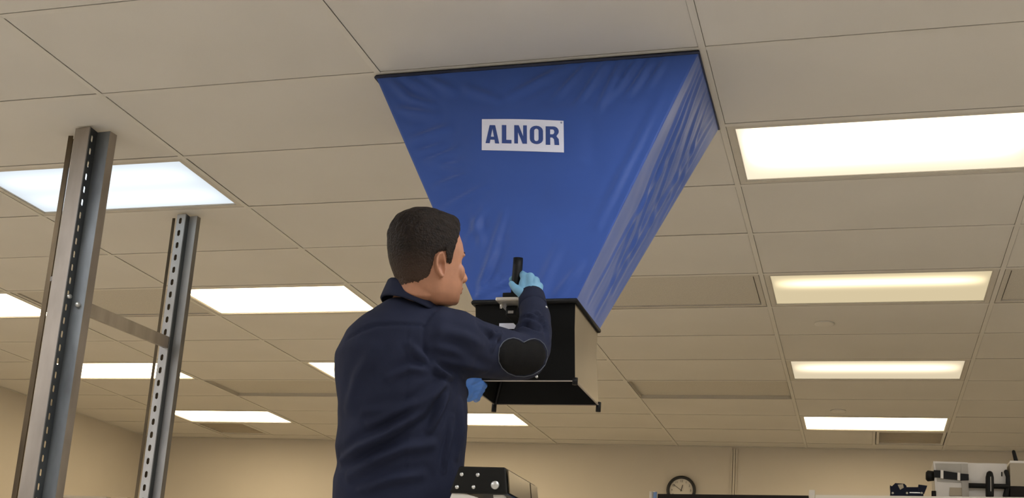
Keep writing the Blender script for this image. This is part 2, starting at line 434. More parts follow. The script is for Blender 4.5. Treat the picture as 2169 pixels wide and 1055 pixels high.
# ------------------------------------------------------------------ capture hood
TZ = H - .007
top = [Vector((-F4-.012, .004, TZ)), Vector((-.012, .004, TZ)), Vector((-.012, .612, TZ)), Vector((-F4-.012, .612, TZ))]
BZ = H - .912
bot = [Vector((-.762, -.016, BZ)), Vector((-.393, -.016, BZ)), Vector((-.393, .354, BZ)), Vector((-.762, .354, BZ))]
hood = tag(empty('flow_hood', (-.58, .17, H-1.19)), 'blue fabric air flow capture hood with black base, pressed to the ceiling', 'flow hood')
NU, NV = 110, 90
def on_front(px, py):        # photograph position on the near panel's plane
    n = (top[1]-top[0]).cross(bot[0]-top[0]).normalized(); d = dirpx(px, py)
    return CAM + d*((top[0]-CAM).dot(n)/d.dot(n))
def on_right(px, py):
    n = (top[2]-top[1]).cross(bot[1]-top[1]).normalized(); d = dirpx(px, py)
    return CAM + d*((top[1]-CAM).dot(n)/d.dot(n))
def z6(x, y): return (760+x/2.6375, 80+y/2.6375)
def z1(x, y): return (690+x/3.517, 420+y/3.517)
# folds in the cloth: (list of points, height, half-width)
FW = []
for a, b, amp, wdt in (((1290, 130), (1090, 345), .006, .013), ((1390, 125), (1200, 400), .006, .013), ((1480, 120), (1340, 395), .008, .014),
        ((1560, 115), (1400, 340), .007, .013), ((1640, 120), (1510, 310), .007, .013), ((1720, 115), (1620, 260), .005, .012), ((1200, 140), (840, 325), .006, .016),
        ((150, 220), (300, 350), .006, .016), ((230, 215), (420, 300), .005, .014), ((350, 210), (530, 300), .006, .016), ((600, 280), (780, 350), .005, .016),
        ((220, 400), (430, 430), .006, .018), ((300, 570), (500, 500), .007, .016), ((380, 690), (560, 620), .007, .015), ((420, 700), (620, 720), .006, .014),
        ((430, 835), (650, 740), .007, .015), ((470, 960), (700, 830), .006, .016), ((250, 330), (420, 380), .005, .014), ((330, 640), (470, 600), .005, .012),
        ((1800, 260), (1420, 1050), .005, .016), ((1700, 330), (1330, 1050), .004, .02)):
    FW.append(([on_front(*z6(*a)), on_front(*z6(*b))], amp, wdt))
for a, b, amp, wdt in (((1330, 100), (1150, 640), .006, .014), ((1300, 330), (1130, 690), .006, .012), ((1260, 600), (1100, 755), .007, .012),
        ((1390, 600), (1110, 745), .006, .011), ((1410, 680), (1150, 752), .005, .011), ((1900, 500), (1700, 745), .005, .016), ((1750, 330), (1560, 740), .004, .02),
        ((1100, 120), (1160, 330), .005, .016), ((1180, 60), (1050, 330), .005, .014)):
    FW.append(([on_front(*z1(*a)), on_front(*z1(*b))], amp, wdt))
FR = []
for a, b, amp, wdt in (((1484, 130), (1300, 600), .008, .013), ((1488, 140), (1330, 560), .009, .012), ((1492, 150), (1380, 480), .008, .012), ((1500, 180), (1420, 420), .007, .011),
        ((1505, 210), (1440, 400), .006, .010), ((1512, 240), (1300, 620), .007, .014), ((1400, 420), (1262, 670), .006, .013), ((1440, 300), (1250, 640), .006, .013), ((1508, 262), (1400, 470), .006, .012)):
    FR.append(([on_right(*a), on_right(*b)], amp, wdt))
def fold_disp(P, folds):
    D = np.zeros(len(P))
    for pts, amp, wdt in folds:
        for a, b in zip(pts[:-1], pts[1:]):
            a = np.array(a); b = np.array(b); ab = b-a; L2 = ab@ab
            tt = (P-a)@ab/L2; t = np.clip(tt, 0, 1); q = P-(a+t[:, None]*ab); d = np.linalg.norm(q, axis=1)
            end = np.where((tt < 0) | (tt > 1), .8, 1.0)
            taper = .35+.65*np.sin(np.pi*np.clip(t, .04, .96))
            D += 1.6*amp*taper*end*(np.exp(-(d/wdt)**2) - .45*np.exp(-((d-1.7*wdt)/wdt)**2))
    return D
LABC = Vector((-.6315, -.008, H-.2885))
V = []; FACES = []
side_of = []
for j in range(NV+1):
    v = j/NV
    for s in range(4):
        a0, a1, b0, b1 = top[s], top[(s+1) % 4], bot[s], bot[(s+1) % 4]
        for i in range(NU):
            u = i/NU
            V.append((a0.lerp(a1, u)).lerp(b0.lerp(b1, u), v)); side_of.append((s, u, v))
V = np.array([tuple(p) for p in V]); so = np.array(side_of)
disp = np.zeros(len(V)); nrm = np.zeros_like(V)
for s in range(4):
    a0, a1, b0 = top[s], top[(s+1) % 4], bot[s]
    n = (a1-a0).cross(b0-a0).normalized()
    cen = (top[0]+top[2])*.5
    if n.dot((a0+a1)*.5-cen) < 0: n = -n
    k = so[:, 0] == s
    P = V[k]; u = so[k, 1]; v = so[k, 2]
    edge = np.minimum(sstep(0, .06, u), sstep(0, .06, 1-u))*np.minimum(sstep(0, .03, v), sstep(0, .04, 1-v))
    d = -.010*np.sin(np.pi*v)*np.sin(np.pi*u)           # cloth pulled slightly inwards
    nz = np.array([noise.noise(Vector(p)*7.0) for p in P])*.0035 + np.array([noise.noise(Vector((p[0]*16, p[1]*16, p[2]*6))) for p in P])*.0022
    if s == 0:
        d += fold_disp(P, FW)
        mask = np.maximum(np.abs(P[:, 0]-LABC.x)/.19, np.abs(P[:, 2]-LABC.z)/.095)
        keep = sstep(.95, 1.5, mask)
        d = d*keep + (-.010*np.sin(np.pi*v)*np.sin(np.pi*u))*(1-keep)*.0; nz = nz*keep
    elif s == 1: d += .5*fold_disp(P, FR)
    else:
        t = np.array([noise.noise(Vector((p[0]*9, p[1]*9, p[2]*3+5))) for p in P]); d += t*.006
    disp[k] = (d+nz)*edge; nrm[k] = np.array(n)
V2 = V + nrm*disp[:, None]
n4 = 4*NU
for j in range(NV):
    for i in range(n4):
        k = (i+1) % n4
        FACES.append((j*n4+i, j*n4+k, (j+1)*n4+k, (j+1)*n4+i))
wparent(link('fabric_skirt', pm(V2, FACES, True), m_blue), hood)
# hem tube and foam gasket round the top, hem round the bottom
def rect_tube(pts, r): return MB().tube(pts+[pts[0], pts[0].lerp(pts[1], .01)], r, 8, False)
rect_tube([p+Vector((0, 0, -.003)) for p in top], .0065).wbuild('top_hem', m_navyhem, hood, True)
g = MB(); x0, x1, y0, y1 = top[0].x, top[1].x, top[0].y, top[2].y
for a in ((x0, x1, y0, y0+.015), (x0, x1, y1-.015, y1), (x0, x0+.015, y0+.015, y1-.015), (x1-.015, x1, y0+.015, y1-.015)): g.box(a[0], a[1], a[2], a[3], TZ, H-.001)
g.wbuild('foam_gasket', m_rubber, hood)
# diffuser face inside the hood, seen by nobody: the covered ceiling cell
dfo = tag(empty('air_diffuser', ((HOOD[0]+.5)*F4, (HOOD[1]+.5)*F2, H)), 'ceiling air outlet hidden inside the blue hood', 'ceiling vent')
MB().box(-.594, .594, -.289, .289, .004, .012).build('face', m_tee, dfo); MB().box(-.35, .35, -.1, .1, .002, .004).build('slot_plate', m_diff, dfo)
# corner poles inside the cloth
for s in range(4):
    MB().tube([top[s].lerp(bot[s], .02)+(V_c := (Vector((-.58, .2, 0))-Vector((top[s].x, top[s].y, 0))).normalized()*.05), top[s].lerp(bot[s], .99)+V_c], .006, 8, False).wbuild('support_pole', m_alu, hood, True)
# printed label
ang = math.radians(-5.0); SHR = -.17
lab = empty('label_anchor') if False else None
LW, LH = .309, .121
nfront = (top[1]-top[0]).cross(bot[0]-top[0]).normalized()
if nfront.y > 0: nfront = -nfront
xax = (Vector((math.cos(ang), 0, math.sin(ang)))); xax = (xax - nfront*xax.dot(nfront)).normalized(); zax = nfront.cross(xax).normalized()
if zax.z < 0: zax = -zax
LM = Matrix((xax, zax, nfront)).transposed().to_4x4(); LM.translation = Vector((LABC.x, 0, LABC.z))
# put it on the plane
tpl = (top[0]-LM.translation).dot(nfront); LM.translation = LM.translation + nfront*(tpl+.0015)
lv = []; lf = []; nlx, nly = 12, 6
for zz in (0, .0012):
    for j in range(nly+1):
        for i in range(nlx+1):
            x = -LW/2+LW*i/nlx; y = -LH/2+LH*j/nly
            y += .003*math.sin(math.pi*i/nlx)*(1 if j > 0 else .2)
            lv.append((x+SHR*y, y, zz))
q = (nlx+1)*(nly+1)
for j in range(nly):
    for i in range(nlx):
        a = j*(nlx+1)+i
        lf.append((q+a, q+a+1, q+a+nlx+2, q+a+nlx+1)); lf.append((a, a+nlx+1, a+nlx+2, a+1))
bd = [i for i in range(nlx+1)]+[(j+1)*(nlx+1)-1 for j in range(1, nly+1)]+[nly*(nlx+1)+i for i in range(nlx-1, -1, -1)]+[j*(nlx+1) for j in range(nly-1, 0, -1)]
for i in range(len(bd)):
    a, b = bd[i], bd[(i+1) % len(bd)]; lf.append((a, b, q+b, q+a))
label = link('label', pm(lv, lf), m_white); label.matrix_world = LM
label['label'] = 'white label patch printed with the blue word ALNOR'
label.parent = hood; label.matrix_parent_inverse = Matrix.Translation(hood.location).inverted()
def arc(cx, cy, rx, ry, a0, a1, n=8): return [(cx+rx*math.cos(math.radians(a0+(a1-a0)*i/n)), cy+ry*math.sin(math.radians(a0+(a1-a0)*i/n))) for i in range(n+1)]
LET = {
 'A': ([[(0, 0), (.30, 0), (.345, .20), (.655, .20), (.70, 0), (1, 0), (.70, 1), (.30, 1)], [(.385, .36), (.615, .36), (.5, .83)]], .048, .217),
 'L': ([[(0, 0), (1, 0), (1, .19), (.46, .19), (.46, 1), (0, 1)]], .25, .368),
 'N': ([[(0, 0), (.29, 0), (.29, .62), (.66, 0), (1, 0), (1, 1), (.71, 1), (.71, .40), (.36, 1), (0, 1)]], .402, .556),
 'O': ([arc(.5, .72, .5, .28, 0, 180)+arc(.5, .28, .5, .28, 180, 360), arc(.5, .72, .17, .12, 0, 180)+arc(.5, .28, .17, .12, 180, 360)], .592, .752),
 'R': ([[(0, 0), (.33, 0), (.33, .40), (.48, .40), (.62, .30), (.66, 0), (1, 0), (.97, .32), (.80, .47)]+arc(.60, .74, .38, .26, -50, 90)+[(0, 1)], [(.33, .57), (.50, .57)]+arc(.5, .705, .15, .135, -80, 90)+[(.33, .84)]], .785, .945)}
for ch, (cts, f0, f1) in LET.items():
    w_, h_ = (f1-f0)*LW, .585*LH
    me = curve_mesh([[(p[0]*w_, p[1]*h_) for p in ct] for ct in cts])
    o = None
    xm = (f0+f1)/2
    ox, oy = -LW/2+f0*LW, -LH/2+.215*LH+.003*math.sin(math.pi*xm)
    for vv in me.vertices: vv.co.x += SHR*(vv.co.y+oy)
    o = link('letter', me, m_print, label); o.location = (ox, oy, .0018)
o = link('trademark_sign', text_mesh('®', .009), m_print, label); o.location = (LW/2-.007+SHR*LH/2, LH/2-.008, .0018)
# base box: four folded panels, open at the bottom
def ringz(x0, x1, y0, y1, z): return [Vector((x0, y0, z)), Vector((x1, y0, z)), Vector((x1, y1, z)), Vector((x0, y1, z))]
R0 = ringz(-.757, -.397, -.010, .349, BZ+.004)
R1 = ringz(-.755, -.399, .012, .356, H-1.005)
R2 = ringz(-.806, -.399, .062, .440, H-1.176)
nm = ['near_panel', 'right_panel', 'far_panel', 'left_panel']
for s in range(4):
    e = (s+1) % 4; P = []
    for Rr in (R0, R1, R2):
        c = sum(Rr, Vector())/4
        P.append([Rr[s], Rr[e], Rr[e]+(c-Rr[e])*.018, Rr[s]+(c-Rr[s])*.018])
    o = MB().loft(P).wbuild('base_panel', m_basetan if s == 1 else m_black, hood)  # right panel alone is tan and more reflective, the others black
    if s == 1: o['label'] = 'tan side panel of the hood base'
# black band where cloth meets base, metal lip along the bottom, corner posts and feet
b0 = [p+Vector((0, 0, -.002)) for p in bot]
rect_tube(b0, .009).wbuild('bottom_hem', m_rubber, hood, True)
for s in range(4):
    MB().bar(R2[s]+Vector((0, 0, -.001)), R2[(s+1) % 4]+Vector((0, 0, -.001)), .005, .0035).wbuild('base_lip', m_zincf, hood)
for s, ln in ((0, .012), (1, .014), (2, .026), (3, .03)):
    MB().cyl(R2[s]+Vector((0, 0, .010)), R2[s]+Vector((0, 0, -ln)), .0095, 14).wbuild('foot', m_rubber, hood, True)
MB().tube([R1[3].lerp(R2[3], .55)+Vector((.012, -.012, 0)), R2[3]+Vector((.006, -.006, 0))], .006, 8).wbuild('inner_rod', m_rubber, hood, True)
# handle, bracket, meter block and notice on the near side
hx, hy = -.562, -.178
MB().tube([(hx+.004, hy-.004, H-.815), (hx+.003, hy, H-.85), (hx, hy+.004, H-.90), (hx-.002, hy+.008, H-.945)], [.0165, .0165, .015, .014], 18, False).wbuild('handle', m_rubber, hood, True)
me = bevel_mesh(MB().box(-.621, -.535, -.20, -.012, H-.967, H-.955).mesh(), .003)
wparent(link('bracket_plate', me, m_alu), hood)
me = bevel_mesh(MB().box(-.600, -.545, -.195, -.06, H-.954, H-.938).mesh(), .004)
wparent(link('handle_socket', me, m_rubber), hood)
me = bevel_mesh(MB().box(-.602, -.562, -.14, -.015, H-1.000, H-.968).mesh(), .004)
blk = wparent(link('meter_block', me, m_rubber), hood)
MB().box(-.593, -.574, -.1425, -.1395, H-.994, H-.985).wbuild('port', m_cabgrey, hood)
MB().cyl((-.609, -.17, H-.968), (-.609, -.17, H-.985), .004).wbuild('thumb_screw', m_alu, hood, True)
yn = lambda z: float(np.interp(H-z, [.908, 1.005, 1.176], [-.010, .012, .062]))
z0_, z1_ = H-1.004, H-.985
MB().hexa([(-.668, yn(z0_)-.004, z0_), (-.585, yn(z0_)-.004, z0_), (-.585, yn(z0_)-.002, z0_), (-.668, yn(z0_)-.002, z0_), (-.668, yn(z1_)-.004, z1_), (-.585, yn(z1_)-.004, z1_), (-.585, yn(z1_)-.002, z1_), (-.668, yn(z1_)-.002, z1_)]).wbuild('notice_sticker', m_white, hood)
MB().cyl((-.535, yn(H-1.163)-.006, H-1.163), (-.535, yn(H-1.163)+.004, H-1.163), .005).wbuild('screw', m_rivet, hood, True)

# ------------------------------------------------------------------ person
PD = 3.45
feet = Vector((-.80, -.60, .56))
person = tag(empty('person', feet), 'person in navy work jacket and blue gloves, seen from behind, holding the hood handle', 'person')
RT = Vector((.961, .276, 0)).normalized(); AW = Vector((-.276, .961, 0)).normalized()
def mpp(d): return d/FPX
def hring(xl, xr, y, d, sd, n=36, ex=2.3, tilt=0.0):
    """horizontal ring: its silhouette spans xl..xr at photograph height y"""
    c = at((xl+xr)/2, y, d); a = (xr-xl)/2*mpp(d); out = []
    for j in range(n):
        t = 2*math.pi*j/n; ct, s_ = math.cos(t), math.sin(t)
        px = a*math.copysign(abs(ct)**(2/ex), ct); py = sd*math.copysign(abs(s_)**(2/ex), s_)
        out.append(c+RT*px+AW*py+Vector((0, 0, tilt*px)))
    return out
# ---- jacket
jk = MB()
TR = [(650, 818, 908, .090), (658, 806, 925, .106), (666, 794, 937, .116), (675, 781, 950, .128), (690, 763, 964, .148), (719, 735, 974, .178), (768, 710, 984, .19), (815, 712, 989, .19), (863, 717, 990, .185),
      (910, 717, 989, .18), (958, 711, 986, .178), (993, 717, 983, .175), (1025, 707, 984, .175), (1055, 704, 985, .178), (1100, 706, 985, .178), (1140, 712, 980, .175)]
jk.loft([hring(a, b, y, PD, s) for y, a, b, s in TR])
jk.tube([at(838, 722, 3.42), at(885, 716, 3.385), at(925, 718, 3.375), at(965, 727, 3.40), at(1005, 740, 3.455), at(1045, 747, 3.52), at(1080, 752, 3.585), at(1108, 757, 3.64)],
        [.080, .093, .0965, .096, .086, .080, .076, .070], 24)
jk.tube([at(1108, 757, 3.64), at(1122, 735, 3.68), at(1131, 705, 3.74), at(1133, 675, 3.80), at(1128, 648, 3.86), at(1126, 632, 3.895)], [.070, .067, .059, .052, .044, .040], 24)
jk.tube([at(880, 730, 3.58), at(870, 790, 3.68), at(885, 850, 3.80)], [.09, .08, .068], 20)
jk.tube([at(885, 850, 3.80), at(930, 842, 3.95), at(968, 832, 4.08)], [.066, .055, .042], 20)
jm = remesh(jk, .0065, 8)
bm = bmesh.new(); bm.from_mesh(jm); bvh = BVHTree.FromBMesh(bm); bm.free()
def hit(px, py):
    d = dirpx(px, py); h = bvh.ray_cast(CAM, d); return (h[0], h[1]) if h[0] else (at(px, py, PD-.15), -d)
def z2(x, y): return (690+x/3.15, 720+y/3.15)
nv = len(jm.vertices); co = np.zeros(nv*3); jm.vertices.foreach_get('co', co); co = co.reshape(-1, 3)
no = np.zeros(nv*3); jm.vertices.foreach_get('normal', no); no = no.reshape(-1, 3)
def poly(fn, pts, sub=5):
    out = []
    for a, b in zip(pts[:-1], pts[1:]):
        for k in range(sub): out.append(hit(*fn(a[0]+(b[0]-a[0])*k/sub, a[1]+(b[1]-a[1])*k/sub))[0])
    out.append(hit(*fn(*pts[-1]))[0]); return out
idp = lambda x, y: (x, y)
FJ = [  # folds of the jacket: polyline, height, half-width
 (poly(z2, [(815, 275), (640, 480), (420, 620), (220, 720), (110, 800)]), .011, .017),
 (poly(z2, [(780, 300), (620, 420), (430, 500), (300, 560)]), .008, .016),
 (poly(z2, [(830, 330), (760, 480), (700, 600)]), .008, .013),
 (poly(z2, [(700, 200), (560, 190), (420, 250)]), .006, .014),
 (poly(z2, [(720, 165), (780, 215), (850, 245)]), .009, .011),
 (poly(z2, [(560, 30), (640, 110), (720, 170)]), .006, .014),
 (poly(z2, [(700, 700), (520, 720), (330, 800), (160, 900)]), .008, .018),
 (poly(z2, [(640, 900), (430, 930), (240, 1000)]), .007, .016),
 (poly(z2, [(320, 60), (210, 250), (150, 450)]), .005, .022),
 (poly(z2, [(850, 520), (835, 640), (800, 800), (790, 870)]), .007, .010),
 (poly(z2, [(905, 420), (900, 600), (880, 780)]), .006, .014),
 (poly(z2, [(500, 420), (360, 470), (250, 480)]), .004, .014),
 (poly(idp, [(1090, 700), (1112, 690), (1140, 700)]), -.009, .010),
 (poly(idp, [(1098, 676), (1120, 668), (1150, 676)]), .006, .009),
 (poly(idp, [(1095, 690), (1120, 682), (1155, 698)]), .006, .008),
 (poly(idp, [(1140, 660), (1156, 690), (1162, 725)]), .006, .009),
 (poly(idp, [(1020, 690), (1040, 705), (1060, 715)]), .007, .012),
 (poly(idp, [(1060, 700), (1050, 720), (1044, 740)]), .005, .010),
 (poly(idp, [(935, 700), (985, 712), (1020, 730)]), .004, .016),
 (poly(idp, [(930, 760), (980, 770), (1030, 785)]), .005, .016),
 (poly(idp, [(915, 735), (960, 745), (1000, 765)]), .004, .014)]
SEAMS = [(poly(z1, [(160, 1045), (260, 985), (380, 942), (560, 935), (735, 945), (760, 890), (800, 840), (850, 805)]), -.006, .0055),
         (poly(idp, [(899, 690), (897, 720), (903, 750), (922, 780)]), -.006, .0055),
         (poly(idp, [(863, 690), (861, 760), (860, 860), (858, 1000)]), -.002, .0055),
         (poly(z2, [(845, 540), (835, 640), (800, 790), (785, 870)]), -.006, .005)]
D = np.zeros(nv)
for pts, amp, wdt in FJ+SEAMS:
    P = np.array([tuple(p) for p in pts]); best = np.full(nv, 9.0); tb = np.zeros(nv); n = len(P)-1
    for i in range(n):
        ab = P[i+1]-P[i]; L2 = ab@ab+1e-12; t = np.clip((co-P[i])@ab/L2, 0, 1)
        d = np.linalg.norm(co-(P[i]+t[:, None]*ab), axis=1); k = d < best; best[k] = d[k]; tb[k] = (i+t[k])/n
    if wdt < .006: D += amp*np.exp(-(best/wdt)**2)
    else:
        wdt *= .8; D += 2.1*amp*(.25+.75*np.sin(np.pi*np.clip(tb, .05, .95)))*(np.exp(-(best/wdt)**2)-.5*np.exp(-((best-1.8*wdt)/wdt)**2))
D += np.array([noise.noise(Vector(p)*9)*.003+noise.noise(Vector(p)*22+Vector((3, 1, 2)))*.0015 for p in co])
co2 = co+no*D[:, None]; jm.vertices.foreach_set('co', co2.ravel()); jm.update()
jacket = wparent(link('jacket', jm, m_navy), person)
bm = bmesh.new(); bm.from_mesh(jm); bvh = BVHTree.FromBMesh(bm); bm.free()
# ---- collar: folded band round the neck
CN = 40
def cring(xl, xr, yl, yr, d, sd):
    pl, pr = at(xl, yl, d), at(xr, yr, d); c = (pl+pr)/2; hx_ = (pr-pl)/2
    return [c+hx_*math.cos(2*math.pi*j/CN)+AW*(sd*math.sin(2*math.pi*j/CN)) for j in range(CN)]
rg = [cring(832, 938, 612, 662, 3.43, .082), cring(829, 936, 598, 652, 3.43, .083), cring(825, 937, 594, 650, 3.43, .087), cring(821, 939, 597, 653, 3.43, .091),
      cring(812, 944, 618, 672, 3.435, .110), cring(806, 948, 634, 684, 3.44, .130), cring(809, 945, 638, 687, 3.44, .126), cring(818, 938, 626, 676, 3.435, .098)]
rg.append(rg[0])
cm = MB().loft(rg, cap=False).mesh(True)
ob = wparent(link('collar', cm, m_navy), jacket) if False else link('collar', cm, m_navy, jacket)
# ---- elbow patch with stitching
pc = (1105, 757)
OUT = [(1056, 752), (1058, 738), (1066, 726), (1076, 720), (1087, 718), (1098, 721), (1108, 727), (1119, 722), (1130, 720), (1141, 723), (1150, 731), (1156, 744), (1156, 758), (1151, 772), (1141, 783), (1127, 791), (1110, 795), (1092, 794), (1076, 788), (1064, 778), (1057, 766)]
pv = []; pf = []; NR = 9; no_ = len(OUT)
for k in range(NR+1):
    t = k/NR
    for (x, y) in OUT:
        p, n = hit(pc[0]+(x-pc[0])*t, pc[1]+(y-pc[1])*t)
        pv.append(p+n*(.0045 if k < NR else .0005))
for k in range(NR):
    for j in range(no_):
        a = k*no_+j; b = k*no_+(j+1) % no_
        pf.append((a, b, b+no_, a+no_))
patch = link('elbow_patch', pm(pv, pf, True), m_patch, jacket); patch['label'] = 'black elbow patch'
for sc_, nmz in ((1.035, 'stitching'), (.955, 'stitching')):
    pts = []
    for j in range(len(OUT)*3+1):
        i = j//3; f = (j % 3)/3; a = OUT[i % no_]; b = OUT[(i+1) % no_]
        x = a[0]+(b[0]-a[0])*f; y = a[1]+(b[1]-a[1])*f
        p, n = hit(pc[0]+(x-pc[0])*sc_, pc[1]+(y-pc[1])*sc_); pts.append(p+n*(.003 if sc_ > 1 else .0055))
    if sc_ > 1: MB().tube(pts, .0013, 6, False).build('stitching', m_stitch, jacket)
# cuff band and snap
cf = MB(); ca, cb = at(1129, 653, 3.853), at(1126, 628, 3.902)
cf.tube([ca, ca.lerp(cb, .5), cb], [.0475, .0455, .0435], 24, False); cf.build('cuff', m_navy, jacket, True)
p, n = hit(1157, 651); MB().cyl(p-n*.001, p+n*.003, .0045, 12).build('snap_button', m_rivet, jacket, True)
# the jacket's parts were laid out in world space
for o in jacket.children:
    o.matrix_parent_inverse = Matrix.Identity(4)
    o.matrix_parent_inverse = Matrix.Translation(person.location).inverted() @ Matrix.Identity(4)
for o in jacket.children: o.matrix_parent_inverse = Matrix.Identity(4)

# ---- head and neck
HS = 1.15
th = math.radians(31)
HF = (RT*math.cos(th)+AW*math.sin(th)).normalized(); HL = Vector((0, 0, 1)).cross(HF); HU = Vector((0, 0, 1))
HO = at(906, 571, 3.385)
pt = math.radians(-12)       # nod
HF2 = HF*math.cos(pt)-HU*math.sin(pt); HU2 = HU*math.cos(pt)+HF*math.sin(pt)
rl = math.radians(4)        # lean towards the right shoulder
HL2 = HL*math.cos(rl)+HU2*math.sin(rl); HU3 = HU2*math.cos(rl)-HL*math.sin(rl)
HM = Matrix((HF2*HS, HL2*HS, HU3*HS*1.06)).transposed()
def hp(x, y, z): return HO+HM @ Vector((x, y, z))
hd = MB()
rows_ = [(.131, -.02, -.03, .008), (.128, .022, -.045, .030), (.120, .046, -.066, .046), (.107, .066, -.081, .058), (.085, .084, -.093, .069), (.058, .0925, -.098, .0755), (.034, .0955, -.098, .0770), (.020, .0925, -.096, .0760),
         (.006, .0885, -.092, .0735), (-.012, .0875, -.086, .0715), (-.030, .0875, -.078, .0690), (-.042, .0865, -.070, .0670), (-.052, .0845, -.064, .0645), (-.062, .0810, -.056, .0620), (-.072, .0770, -.046, .0585), (-.084, .0760, -.030, .0510), (-.094, .0710, -.010, .0420), (-.100, .057, .010, .030)]
rings = []
for z, xf, xb, wv in rows_:
    xb *= .92
    if z < 0: z *= .87
    r_ = []; cx = (-.004 if z > -.026 else -.004+(-.026-z)*.4)
    for j in range(40):
        t = 2*math.pi*j/40; ct, s_ = math.cos(t), math.sin(t)
        ex = 2.25
        cc = math.copysign(abs(ct)**(2/ex), ct); ss = math.copysign(abs(s_)**(2/ex), s_)
        r_.append(hp(cx+(xf-cx)*cc if ct > 0 else cx+(cx-xb)*cc, wv*ss, z))
    rings.append(r_)
hd.loft(rings)
# nose, lips, chin, brow, cheek
nr = []
for z, x, wv in ((.022, .093, .006), (.011, .096, .008), (-.002, .102, .010), (-.014, .1085, .0135), (-.022, .1100, .016), (-.029, .105, .0145), (-.033, .096, .011)):
    nr.append([hp(.080, wv*1.3, z), hp(.090, wv*1.05, z), hp(x-.006, wv*.75, z), hp(x, wv*.28, z), hp(x, -wv*.28, z), hp(x-.006, -wv*.75, z), hp(.090, -wv*1.05, z), hp(.080, -wv*1.3, z)])
hd.loft(nr)
Mh = HM
hd.ell(hp(.0835, 0, -.0465), .0075, .022, .0046, Mh); hd.ell(hp(.0805, 0, -.0555), .0075, .020, .0052, Mh)
hd.ell(hp(.068, 0, -.074), .010, .018, .011, Mh)
for sd in (1, -1):
    hd.ell(hp(.0795, .028*sd, .028), .010, .022, .006, Mh)      # brow ridge
    hd.ell(hp(.062, .044*sd, -.012), .016, .018, .022, Mh)     # cheekbone
# ears
for sd in (1, -1):
    ring_o = []
    NRR = 10; NT = 28
    lay = []
    for k in range(NRR+1):
        rho = k/NRR; r_ = []
        for j in range(NT):
            t = 2*math.pi*j/NT
            rx = .0185 if math.cos(t) < 0 else .0135; rz = .031 if math.sin(t) > 0 else .030
            lob = 1-.30*max(0, -math.sin(t))**2*(1 if math.cos(t) < 0 else .7)
            x = -.004+rx*rho*math.cos(t)*lob; z = -.003+rz*rho*math.sin(t)
            back = max(0, -math.cos(t))
            hgt = .070+.006+.013*rho*(.35+.65*max(back, max(0, math.sin(t))*.7))
            hgt += .0055*math.exp(-((rho-.86)/.12)**2)*(1 if (math.cos(t) < .45 or math.sin(t) < -.4) else .35) - .0075*math.exp(-(rho/.42)**2)
            if rho == 1: hgt -= .003
            r_.append(hp(x, sd*hgt, z))
        lay.append(r_)
    under = [hp(-.004+(.0145 if math.cos(2*math.pi*j/NT) < 0 else .012)*math.cos(2*math.pi*j/NT)*.8, sd*.055, -.003+.028*math.sin(2*math.pi*j/NT)*.85) for j in range(NT)]
    hd.loft(lay[1:]+[[p.lerp(q_, .4) for p, q_ in zip(lay[-1], under)], under])
# neck
hd.tube([hp(-.022, 0, .01), hp(-.022, 0, -.04), at(883, 625, 3.42), at(874, 646, 3.44), at(870, 668, 3.45)], [.050*HS, .0535*HS, .053*HS, .054*HS, .052*HS], 28)
hm = remesh(hd, .0026, 7, .5)
nvh = len(hm.vertices); hc = np.zeros(nvh*3); hm.vertices.foreach_get('co', hc); hc = hc.reshape(-1, 3)
hno = np.zeros(nvh*3); hm.vertices.foreach_get('normal', hno); hno = hno.reshape(-1, 3)
HMi = np.array(HM.inverted()); loc = (hc-np.array(HO))@HMi.T
dd = np.zeros(nvh)
for sd in (1, -1):      # eye sockets
    e = np.linalg.norm((loc-np.array((.088, .032*sd, .012)))*np.array((.8, .75, 1.25)), axis=1); dd -= .0075*np.exp(-(e/.014)**2)
e = np.linalg.norm((loc-np.array((-.002, -.078, .002)))*np.array((1, .5, 1)), axis=1); dd -= .004*np.exp(-(e/.006)**2)
hc += hno*dd[:, None]; hm.vertices.foreach_set('co', hc.ravel()); hm.update()
# hair shell grown from the scalp
zl = np.interp(loc[:, 0], [-.12, -.05, -.032, -.024, -.016, .010, .0135, .028, .034, .050, .066, .078, .088, .12], [-.036, -.038, -.026, -.006, .022, .030, .004, -.001, .024, .054, .076, .090, .096, .098])
jit = np.array([noise.noise(Vector(p)*160)*.004+noise.noise(Vector(p)*60)*.003 for p in hc])
sgn = loc[:, 2]-zl+jit
earv = (np.abs(loc[:, 1]) > .0795) & (loc[:, 2] < .032) & (loc[:, 2] > -.036) & (loc[:, 0] > -.03) & (loc[:, 0] < .02)
sgn[earv] = -1
tk = np.interp(loc[:, 2], [-.04, -.01, .03, .07, .10, .14], [.002, .0035, .0045, .007, .011, .013])
tk = tk+.011*sstep(.03, .075, loc[:, 0])*sstep(.085, .105, loc[:, 2])
tk = tk*sstep(-.001, .010, sgn)+.0006
strand = np.array([noise.noise(Vector((p[0]*30, p[1]*190, p[2]*60))) for p in loc])*sstep(.05, .1, loc[:, 2])*.0035
tk = tk+strand*sstep(.0, .012, sgn)
ok = sgn > 0
idx = -np.ones(nvh, int); idx[ok] = np.arange(ok.sum())
hv = (hc+hno*(tk*HS)[:, None])[ok]
hfaces = [tuple(int(idx[i]) for i in p.vertices) for p in hm.polygons if all(ok[i] for i in p.vertices)]
hme = bpy.data.meshes.new('hair'); hme.from_pydata([tuple(v) for v in hv], [], hfaces); hme.update()
hme.polygons.foreach_set('use_smooth', [True]*len(hme.polygons))
hair_fade(m_hair, HO.z-.075, HO.z+.03)
wparent(link('hair', hme, m_hair), person)['label'] = 'short dark brown hair'
